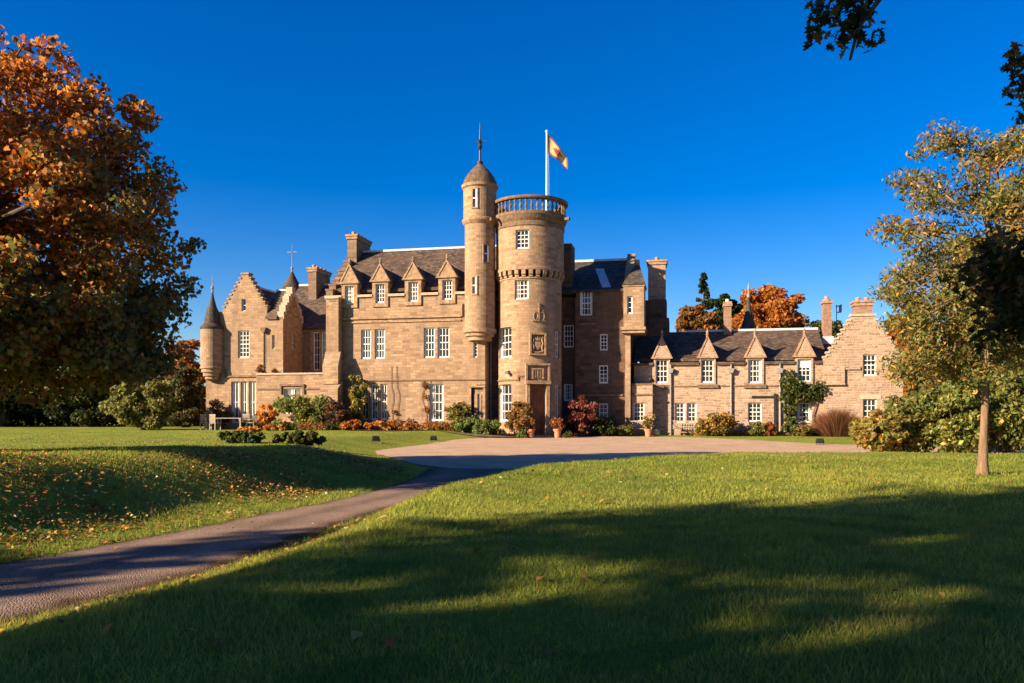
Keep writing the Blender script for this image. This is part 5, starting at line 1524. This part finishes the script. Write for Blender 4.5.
# thin bare vine stems on the wall of the main block
root = empty('climbing_plant', (*W(U(394, -.06), -.06), .1)); tag(root, 'bare twiggy vine on the sunny wall between the triple and single windows', 'climber')
base = np.array(root.location); mb = MB(); g = np.random.default_rng(79)
for x0 in (392, 397, 425, 428):
    p = [(x0, 436)]
    while p[-1][1] > (372 if x0 < 400 else 380): p.append((p[-1][0] + g.normal() * 1.2, p[-1][1] - 7))
    mb.tube([tuple(wp(x, y, -.05)) for x, y in p], .018, 4)
mb.build('stem', M['bark'], root)
C = np.array([(*wp(x, y, -.12), r) for x, y, r in ((424, 385, .25), (425, 396, .22), (427, 410, .3), (394, 412, .2), (399, 424, .35), (410, 422, .3), (430, 424, .3))])
P, k = crown_points(C, 350, g, .9); sd_ = (P[:, 0] * tow[0] + P[:, 1] * tow[1]); P[:, :2] -= np.outer(np.maximum(sd_ - 0, 0), tow)
raw_mesh('foliage', leaf_quads(P, .14, g, .2), 4, M['leaf'], pick(g, len(P), [(2, RUST), (2, BRONZE), (1, OLIVE)]), root)
# ------------------------------------------------------------------ small things around the house
def tmesh(name, mb, mat, parent): return mb.build(name, M[mat], parent)
# flagpole and flag on the round tower
fu, fv = U(546.8, 1.6), 1.6
fx, fy = W(fu, fv)
zb, zt = zr0 - .11, Z(132, fu, fv)
pole = empty('flagpole', (fx, fy, zb)); tag(pole, 'white flagpole standing on the round tower roof', 'flagpole')
mb = MB(); mb.lathe(0, 0, [(.075, 0), (.05, zt - zb)], 10); tmesh('pole', mb, 'white', pole)
mb = MB(); mb.lathe(0, 0, [(.09, zt - zb), (.1, zt - zb + .06), (.0, zt - zb + .14)], 10); tmesh('truck', mb, 'white', pole)
mb = MB(); mb.lathe(0, 0, [(.2, 0), (.2, .12), (.09, .16)], 12); tmesh('foot', mb, 'pipe', pole)
mb = MB(); mb.tube([(.14, 0, .3), (.13, -.03, (zt - zb) * .5), (.07, 0, zt - zb - .1)], .008, 4); tmesh('halyard', mb, 'white', pole)
g = NG('flag_cloth')
uvn = g.n('ShaderNodeTexCoord').outputs['UV']; sp_ = g.n('ShaderNodeSeparateXYZ'); g.l(uvn, sp_.inputs[0])
def mathn(op, a, b):
    x = g.n('ShaderNodeMath', operation=op)
    for s, v in ((x.inputs[0], a), (x.inputs[1], b)):
        if hasattr(v, 'is_linked'): g.l(v, s)
        else: s.default_value = v
    return x.outputs[0]
ex = mathn('ABSOLUTE', mathn('SUBTRACT', sp_.outputs[0], .5), 0); ey = mathn('ABSOLUTE', mathn('SUBTRACT', sp_.outputs[1], .5), 0)
edge = mathn('MAXIMUM', mathn('GREATER_THAN', ex, .44), mathn('GREATER_THAN', ey, .40))
inn = mathn('MULTIPLY', mathn('LESS_THAN', ex, .38), mathn('LESS_THAN', ey, .32))
band = mathn('MULTIPLY', edge, mathn('SUBTRACT', 1.0, inn))
nz = g.noise(uvn, 9.0, 2)
blob = mathn('MULTIPLY', mathn('LESS_THAN', mathn('ADD', mathn('MULTIPLY', ex, 1.6), mathn('MULTIPLY', ey, 1.2)), .40), mathn('GREATER_THAN', nz, .42))
fac = mathn('MAXIMUM', band, blob)
col = g.mix(fac, (.68, .48, .20), (.44, .06, .04))
g.base(col); g.b.inputs['Roughness'].default_value = .8
trn = g.n('ShaderNodeBsdfTranslucent'); g.l(col, trn.inputs[0]); mxs = g.n('ShaderNodeMixShader'); mxs.inputs[0].default_value = .4
g.l(g.b.outputs[0], mxs.inputs[1]); g.l(trn.outputs[0], mxs.inputs[2]); g.l(mxs.outputs[0], g.t.nodes['Material Output'].inputs['Surface'])
M['flag'] = g.m
mb = MB(); nu, nv = 20, 10; Lf, Hf = 2.0, 1.15
ftop = zt - .15
def fp(i, j):
    s, t = i / nu, j / nv
    x = .06 + s * 1.22; z = -1.55 * s ** 1.15 * .95 - t * Hf * (1 - .42 * s) + .05 * math.sin(s * 9 + t * 2)
    y = .16 * math.sin(s * 8.5 + t * 1.8) * s ** .6
    return (x, y, z)
for i in range(nu):
    for j in range(nv):
        mb.face([fp(i, j + 1), fp(i + 1, j + 1), fp(i + 1, j), fp(i, j)], [(i / nu, 1 - (j + 1) / nv), ((i + 1) / nu, 1 - (j + 1) / nv), ((i + 1) / nu, 1 - j / nv), (i / nu, 1 - j / nv)])
fl = mb.build('flag', M['flag'], None, True); fl.location = (fx, fy, ftop)
tag(fl, 'cream and red flag drooping from the white flagpole', 'flag')

# low mixed planting that fills the borders
g = np.random.default_rng(91)
def border_fill(name, label, segs, n, pal, size):
    P, Cc = [], []
    for (p0, v0, p1, v1, dep, hmax) in segs:
        k = int(n * abs(p1 - p0) / sum(abs(s[2] - s[0]) for s in segs))
        t = g.uniform(size=k); px = p0 + (p1 - p0) * t; v = v0 + (v1 - v0) * t - g.uniform(0, dep, k)
        u = np.array([U(a, b) for a, b in zip(px, v)]); x = u * cA + v * sA; y = HD - u * sA + v * cA
        hh = hmax * (.35 + .65 * np.abs(np.sin(u * 1.9 + np.sin(u * .7) * 2) * np.cos(u * .83 + 1))) * g.uniform(0, 1, k)
        P.append(np.stack([x, y, np.maximum(terr(x, y), .03) + .03 + hh], 1))
        c = pick(g, k, pal); patch = np.sin(u * 1.3 + 2 * np.sin(u * .45)); c2 = pick(g, k, [(2, GREEN), (2, OLIVE)]); w = patch > .35; c[w] = c2[w]; Cc.append(c)
    o = raw_mesh(name, leaf_quads(np.concatenate(P), size, g, .3), 4, M['leaf'], np.concatenate(Cc)); tag(o, label, 'border plants', kind='stuff')
border_fill('border_planting', 'low mixed autumn planting filling the border along the mansion', [(258, -.2, 322, -1.6, 1.0, .75), (318, -1.7, 345, -.9, 1.3, .8), (342, -.2, 452, -.2, 1.5, .62), (446, -.2, 500, -.9, 1.3, .45)], 7500, [(3, RUST), (2, GOLD), (2, BROWN), (2, OLIVE), (1, BRONZE)], .12)
border_fill('border_planting', 'low planting along the foot of the service wing wall', [(690, 3.5, 825, 3.5, .7, .4), (574, 2.7, 632, 2.6, .7, .4)], 2600, [(3, OLIVE), (2, BROWN), (2, BRONZE), (1, GOLD)], .11)
# floodlights on the ground
def floodlight(px, Y, label, rz):
    x = px_world(px, Y); z = tz(x, Y)
    z = max(z, .03)
    r = empty('floodlight', (x, Y, z), rz); r.scale = (.72, .72, .72); tag(r, label, 'floodlight', 'ground floodlights facing the house')
    mb = MB(); mb.box(-.19, .19, -.09, .09, .10, .36); mb.box(-.21, .21, .0901, .12, .08, .38); mb.box(-.15, .15, -.13, -.0901, .15, .31); tmesh('housing', mb, 'black', r)
    mb = MB(); mb.box(-.17, .17, .1201, .128, .12, .34); tmesh('lens', mb, 'pane_pale', r)
    mb = MB(); mb.box(-.24, -.212, -.03, .03, .0, .26); mb.box(.212, .24, -.03, .03, .0, .26); mb.box(-.211, .211, -.03, .03, .0, .03); tmesh('bracket', mb, 'black', r)
    mb = MB(); mb.box(-.3, .3, -.2, .2, -.1, -.002); tmesh('base_slab', mb, 'trim_pale', r)
floodlight(376, 34.5, 'black ground floodlight on the grass point left of the gravel', .3)
floodlight(433.5, 39.5, 'black ground floodlight on the gravel edge near the single ground floor window', .1)
floodlight(820, 36.2, 'black ground floodlight on the grass strip below the right gable', -.2)

# terracotta pots with plants
def pot(px, v, label, pal, hgt, wid, seed, hpot=.5, rp_=.23, z0=None, plab=None):
    u = U(px, v); x, y = W(u, v); z = max(tz(x, y), .03) if z0 is None else z0
    r = empty('plant_pot', (x, y, z)); tag(r, label, 'plant pot', 'terracotta pots by the doors')
    mb = MB(); mb.lathe(0, 0, [(rp_ * .66, 0), (rp_ * .95, hpot * .82), (rp_ * 1.08, hpot * .83), (rp_ * 1.08, hpot), (rp_ * .92, hpot), (rp_ * .9, hpot * .9), (.001, hpot * .9)], 20); tmesh('pot', mb, 'terracotta', r)
    g = np.random.default_rng(seed)
    C = clusters_in((0, 0, hpot + hgt * .5), (wid, wid, hgt * .5), 12, g, wid * .4)
    p = empty('potted_plant', (x, y, z)); tag(p, plab, 'plant')
    P, k = crown_points(C, 500, g, .9); raw_mesh('foliage', leaf_quads(P, .12, g), 4, M['leaf'], pick(g, 500, pal), p)
    mb = MB()
    for c in C[:6]: mb.tube([(0, 0, hpot * .88), (c[0] * .5, c[1] * .5, c[2] * .8), tuple(c[:3])], [.02, .015, .008], 5)
    mb.build('stem', M['bark'], p)
pot(530.5, -2.4, 'terracotta pot left of the tower door', [(2, OLIVE), (2, RUST)], .5, .28, 201, plab='bronze bushy plant growing in the pot left of the tower door')
pot(557.5, -1.7, 'terracotta pot with orange flowers right of the tower door', [(3, ORANGE), (2, RED), (1, GREEN)], .55, .48, 202, plab='orange flowers spilling from the pot right of the tower door')
pot(648.5, 1.6, 'terracotta pot at the porch corner', [(3, LIME), (2, GOLD), (2, OLIVE)], .8, .45, 203, .45, .24, plab='yellow green shrub in the pot at the porch corner')
# stone ball and bowl beside the porch
u = U(656.5, 2.0); x, y = W(u, 2.0)
mb = MB(); mb.lathe(0, 0, [(.0, -.03), (.13, .03), (.21, .14), (.23, .24), (.19, .36), (.1, .44), (.0, .46)], 16)
o = mb.build('stone_ball', M['trim_pale'], None, True); o.location = (x, y, .03); tag(o, 'pale round stone on the gravel beside the porch pot', 'stone ball')

# wooden benches
def bench(px, v, w, label):
    u = U(px, v); x, y = W(u, v)
    r = empty('bench', (x, y, max(.03, tz(x, y))), -HA); tag(r, label, 'bench', 'weathered benches along the service wing')
    mb = MB()
    for i in range(4): mb.box(-w / 2, w / 2, -.25 + i * .13, -.25 + i * .13 + .11, .41, .445)
    tmesh('seat', mb, 'teak', r)
    mb = MB(); mb.box(-w / 2, w / 2, .27, .31, .84, .92); mb.box(-w / 2, w / 2, .27, .31, .5, .56)
    n = int(w / .14)
    for i in range(n): s = -w / 2 + (i + .5) * w / n; mb.box(s - .03, s + .03, .28, .3, .561, .839)
    tmesh('backrest', mb, 'teak', r)
    for sx in (-1, 1):
        for sy in (-.22, .29):
            mb = MB(); s = sx * (w / 2 - .04); mb.box(s - .035, s + .035, sy - .035, sy + .035, 0, .409 if sy > 0 else .62); tmesh('leg', mb, 'teak', r)
        mb = MB(); s = sx * (w / 2 - .04); mb.box(s - .04, s + .04, -.27, .269, .621, .66); tmesh('armrest', mb, 'teak', r)
bench(637.5, 2.3, 1.1, 'weathered wooden bench under the porch window')
bench(684.0, 3.1, 1.35, 'weathered wooden bench under the double window of the service wing')

# garden table and chairs on the terrace
def garden_chair(x, y, rz, label):
    r = empty('garden_chair', (x, y, tz(x, y)), rz); tag(r, label, 'chair', 'garden chairs on the terrace')
    mb = MB(); mb.box(-.24, .24, -.24, .22, .42, .46); tmesh('seat', mb, 'teak', r)
    mb = MB(); mb.box(-.24, .24, .221, .25, .9, .98)
    for i in range(6): s = -.2 + i * .08; mb.box(s - .025, s + .025, .225, .246, .461, .899)
    tmesh('backrest', mb, 'teak', r)
    for sx in (-1, 1):
        for sy in (-.21, .235):
            mb = MB(); mb.box(sx * .215 - .025, sx * .215 + .025, sy - .025, sy + .025, 0, .419 if sy < 0 else .42); tmesh('leg', mb, 'teak', r)
        mb = MB(); mb.box(sx * .24 - .03, sx * .24 + .03, -.24, .22, .64, .67); tmesh('armrest', mb, 'teak', r)
        mb = MB(); mb.box(sx * .24 - .02, sx * .24 + .02, -.235, -.19, .461, .639); tmesh('arm_post', mb, 'teak', r)
tx, ty = W(U(229, -1.6), -1.6)
r = empty('garden_table', (tx, ty, tz(tx, ty)), -HA); tag(r, 'long weathered garden table on the terrace before the tall casements', 'table')
mb = MB(); mb.box(-1.1, 1.1, -.45, .45, .71, .75); tmesh('tabletop', mb, 'teak', r)
for sx in (-1, 1):
    for sy in (-1, 1):
        mb = MB(); mb.box(sx * 1.0 - .04, sx * 1.0 + .04, sy * .36 - .04, sy * .36 + .04, 0, .709); tmesh('leg', mb, 'teak', r)
for dx, dy, rz, lb in ((-1.55, -.1, 1.45, 'garden chair at the left end of the terrace table'), (-.35, -.95, math.pi - .2, 'garden chair with its back to the lawn in front of the terrace table'),
                       (1.5, .1, -1.5, 'garden chair at the right end of the terrace table'), (.5, .95, .05, 'garden chair between the terrace table and the casement windows')):
    garden_chair(tx + dx * cA + dy * sA, ty - dx * sA + dy * cA, rz - HA, lb)
# stone planters on the roof terrace
for px, lb in ((260.5, 'low pot with brown plant on the roof terrace corner'), (274.5, 'low pot with brown plant on the roof terrace, nearer the main block')):
    u = U(px, vt + .5); x, y = W(u, vt + .5); z = zpar - .70
    r = empty('terrace_planter', (x, y, z)); tag(r, lb, 'planter', 'planters on the roof terrace')
    mb = MB(); mb.lathe(0, 0, [(.2, 0), (.27, .6), (.29, .62), (.29, .72), (.24, .72), (.22, .66), (.001, .66)], 16); tmesh('pot', mb, 'trim_dark', r)
    g = np.random.default_rng(int(px)); C = clusters_in((0, 0, 1.05), (.3, .3, .35), 9, g, .14); P, k = crown_points(C, 260, g)
    raw_mesh('foliage', leaf_quads(P, .11, g), 4, M['leaf'], pick(g, 260, [(2, BROWN), (2, RUST), (1, OLIVE)]), r)
# planted border along the facade
def bed(name, label, pts, h):
    ring = densify(smooth_ring(pts, 1), .5, True, .05, 9)
    mb = MB(); mb.face([(x, y, max(.05, tz(x, y)) + h) for x, y in ring])
    o = mb.build(name, M['soil'], None); tag(o, label, 'border', kind='structure')
bed('soil_border', 'dark planted soil border along the front of the mansion', [W(U(a, v), v) for a, v in ((258, .3), (320, -1.4), (345, -.1), (420, -.1), (485, -.1), (500, -.9), (519, -1.2), (521, -2.4), (505, -3.0), (480, -2.6), (420, -2.3), (340, -2.6), (258, -1.6))], .04)

# ------------------------------------------------------------------ grass blades and fallen leaves
g = np.random.default_rng(5)
def wedge(n, d0, d1, power):
    """random ground points in front of the camera, thinning with distance"""
    d = (d0 ** power + g.uniform(size=n) * (d1 ** power - d0 ** power)) ** (1 / power)
    s = g.uniform(-.70, .70, n)
    return s * d + g.uniform(-.4, .4, n), d
def blades(n, d0, d1, power, h, w):
    x, y = wedge(n, d0, d1, power)
    pd = paved_dist(x, y)
    k = pd > .02 + g.uniform(0, .05, len(x)); x, y, pd = x[k], y[k], pd[k]
    z = terr(x, y) - .005
    n = len(x); a = g.uniform(0, 6.283, n)
    patch = .75 + .5 * (.5 + .5 * np.sin(x * 1.7 + np.sin(y * 1.1) * 2) * np.cos(y * 1.3 + np.sin(x * .8)))
    hh = h * g.uniform(.45, 1.25, n) * patch * (1 + .9 * (pd < .25) * g.uniform(0, 1, n)); ww = w * g.uniform(.7, 1.3, n) * (.75 + .03 * y)
    b = g.uniform(.15, .9, n) * hh; ba = g.uniform(0, 6.283, n)
    V = np.empty((n, 3, 3))
    V[:, 0] = np.stack([x - np.cos(a) * ww, y - np.sin(a) * ww, z], 1)
    V[:, 1] = np.stack([x + np.cos(a) * ww, y + np.sin(a) * ww, z], 1)
    V[:, 2] = np.stack([x + np.cos(ba) * b, y + np.sin(ba) * b, z + hh], 1)
    tone = .5 + .5 * np.sin(x * .6 + 2 * np.sin(y * .35)) * np.cos(y * .45 + np.sin(x * .5))
    c1, c2 = np.array([.21, .26, .034]), np.array([.37, .36, .06])
    c = c1 + (c2 - c1) * np.clip(tone + g.normal(size=n) * .28, 0, 1)[:, None]
    weed = (np.sin(x * 3.1 + 1.7 * np.sin(y * 2.3)) * np.cos(y * 2.7 + 1.3 * np.sin(x * 1.9)) > .62); c[weed] = c[weed] * np.array([.55, .72, .75])
    straw = (np.sin(x * 1.3 - 2.1 * np.sin(y * .9)) * np.cos(y * 1.7 + x * .4) > .7) & (g.uniform(size=n) < .5); c[straw] = c[straw] * .5 + np.array([.20, .17, .05]) * .7
    dry = g.uniform(size=n) < .06; c[dry] = np.array([.24, .18, .07])
    return V.reshape(-1, 3), c * g.uniform(.75, 1.25, (n, 1))
parts_ = [blades(150000, 2.6, 9, 1.2, .055, .0045), blades(110000, 8, 20, 1.2, .055, .007), blades(50000, 18, 46, 1.2, .035, .010)]
V = np.concatenate([p[0] for p in parts_]); c = np.concatenate([p[1] for p in parts_])
o = raw_mesh('grass', V, 3, M['blade'], c); tag(o, 'short green grass blades covering the lawns', 'grass', kind='stuff')

LP = [(3, (.40, .17, .04)), (2, (.30, .10, .03)), (2, (.48, .28, .07)), (1, (.18, .08, .03)), (.4, (.55, .42, .25))]
def litter(x, y, s, lift=.03):
    P = np.stack([x, y, terr(x, y) + lift], 1); n = len(x)
    nrm = g.normal(size=(n, 3)) * .45; nrm[:, 2] = 1; nrm /= np.linalg.norm(nrm, axis=1)[:, None]
    t = g.normal(size=(n, 3)); t -= nrm * np.sum(t * nrm, 1)[:, None]; t /= np.linalg.norm(t, axis=1)[:, None]; b = np.cross(nrm, t)
    s = (s * g.uniform(.6, 1.3, n))[:, None]
    V = np.empty((n, 6, 3)); f = nrm * s * .18
    V[:, 0] = P - t * s * .5; V[:, 1] = P - t * s * .15 + b * s * .34 + f; V[:, 2] = P + t * s * .2 + b * s * .26 + f
    V[:, 3] = P + t * s * .5 + f * .6; V[:, 4] = P + t * s * .2 - b * s * .26 + f; V[:, 5] = P - t * s * .15 - b * s * .34 + f
    return V.reshape(-1, 3)
xs, ys = [], []
for n, (x0, x1), (y0, y1), ok in ((34000, (-16, -2.2), (9, 22), lambda x, y, d: (d > .5) & (d < 3.4)), (900, (-20, -2.4), (9, 30), lambda x, y, d: d > 1), (60, (-6, -1.5), (6, 14), lambda x, y, d: d < .6),
                                  (2600, (-6, 0), (3.5, 13), lambda x, y, d: (d > .02) & (d < .9)), (800, (-6, 18), (9, 27), lambda x, y, d: d > .2)):
    x, y = g.uniform(x0, x1, n), g.uniform(y0, y1, n); d = paved_dist(x, y)
    den = np.sin(x * .9 + y * .4) * np.cos(y * .7 - x * .3) + g.normal(size=n) * .28
    k = ok(x, y, d) & ((den > .22) | (n < 5000)); xs.append(x[k]); ys.append(y[k])
x, y = np.concatenate(xs), np.concatenate(ys)
o = raw_mesh('leaf_litter', litter(x, y, .06), 6, M['litter'], pick(g, len(x), LP)); tag(o, 'drifts of fallen orange and brown leaves on the bank and lawn', 'leaf litter', kind='stuff')
# single leaves lying on the shaded lawn near the camera
x, y = wedge(110, 4.2, 10, 1.6)
k = paved_dist(x, y) > .3
x, y = x[k][:80], y[k][:80]
cols = pick(g, len(x), LP)
proto = []
for i in range(6):
    V = litter(np.array([0.]), np.array([9e3]), .075, 0); V -= V.mean(0)
    o = raw_mesh('fallen_leaf', V, 6, M['litter'], cols[i:i + 1]); proto.append(o)
for i in range(len(x)):
    o = proto[i] if i < 6 else proto[i % 6].copy()
    if i >= 6: COL.objects.link(o)
    o.location = (x[i], y[i], tz(x[i], y[i]) + .045); o.rotation_euler = (0, 0, random.uniform(0, 6.28)); s = random.uniform(.7, 1.3); o.scale = (s, s, s)
    tag(o, 'single fallen autumn leaf lying on the shaded lawn in the foreground', 'fallen leaf', 'fallen leaves on the foreground lawn')
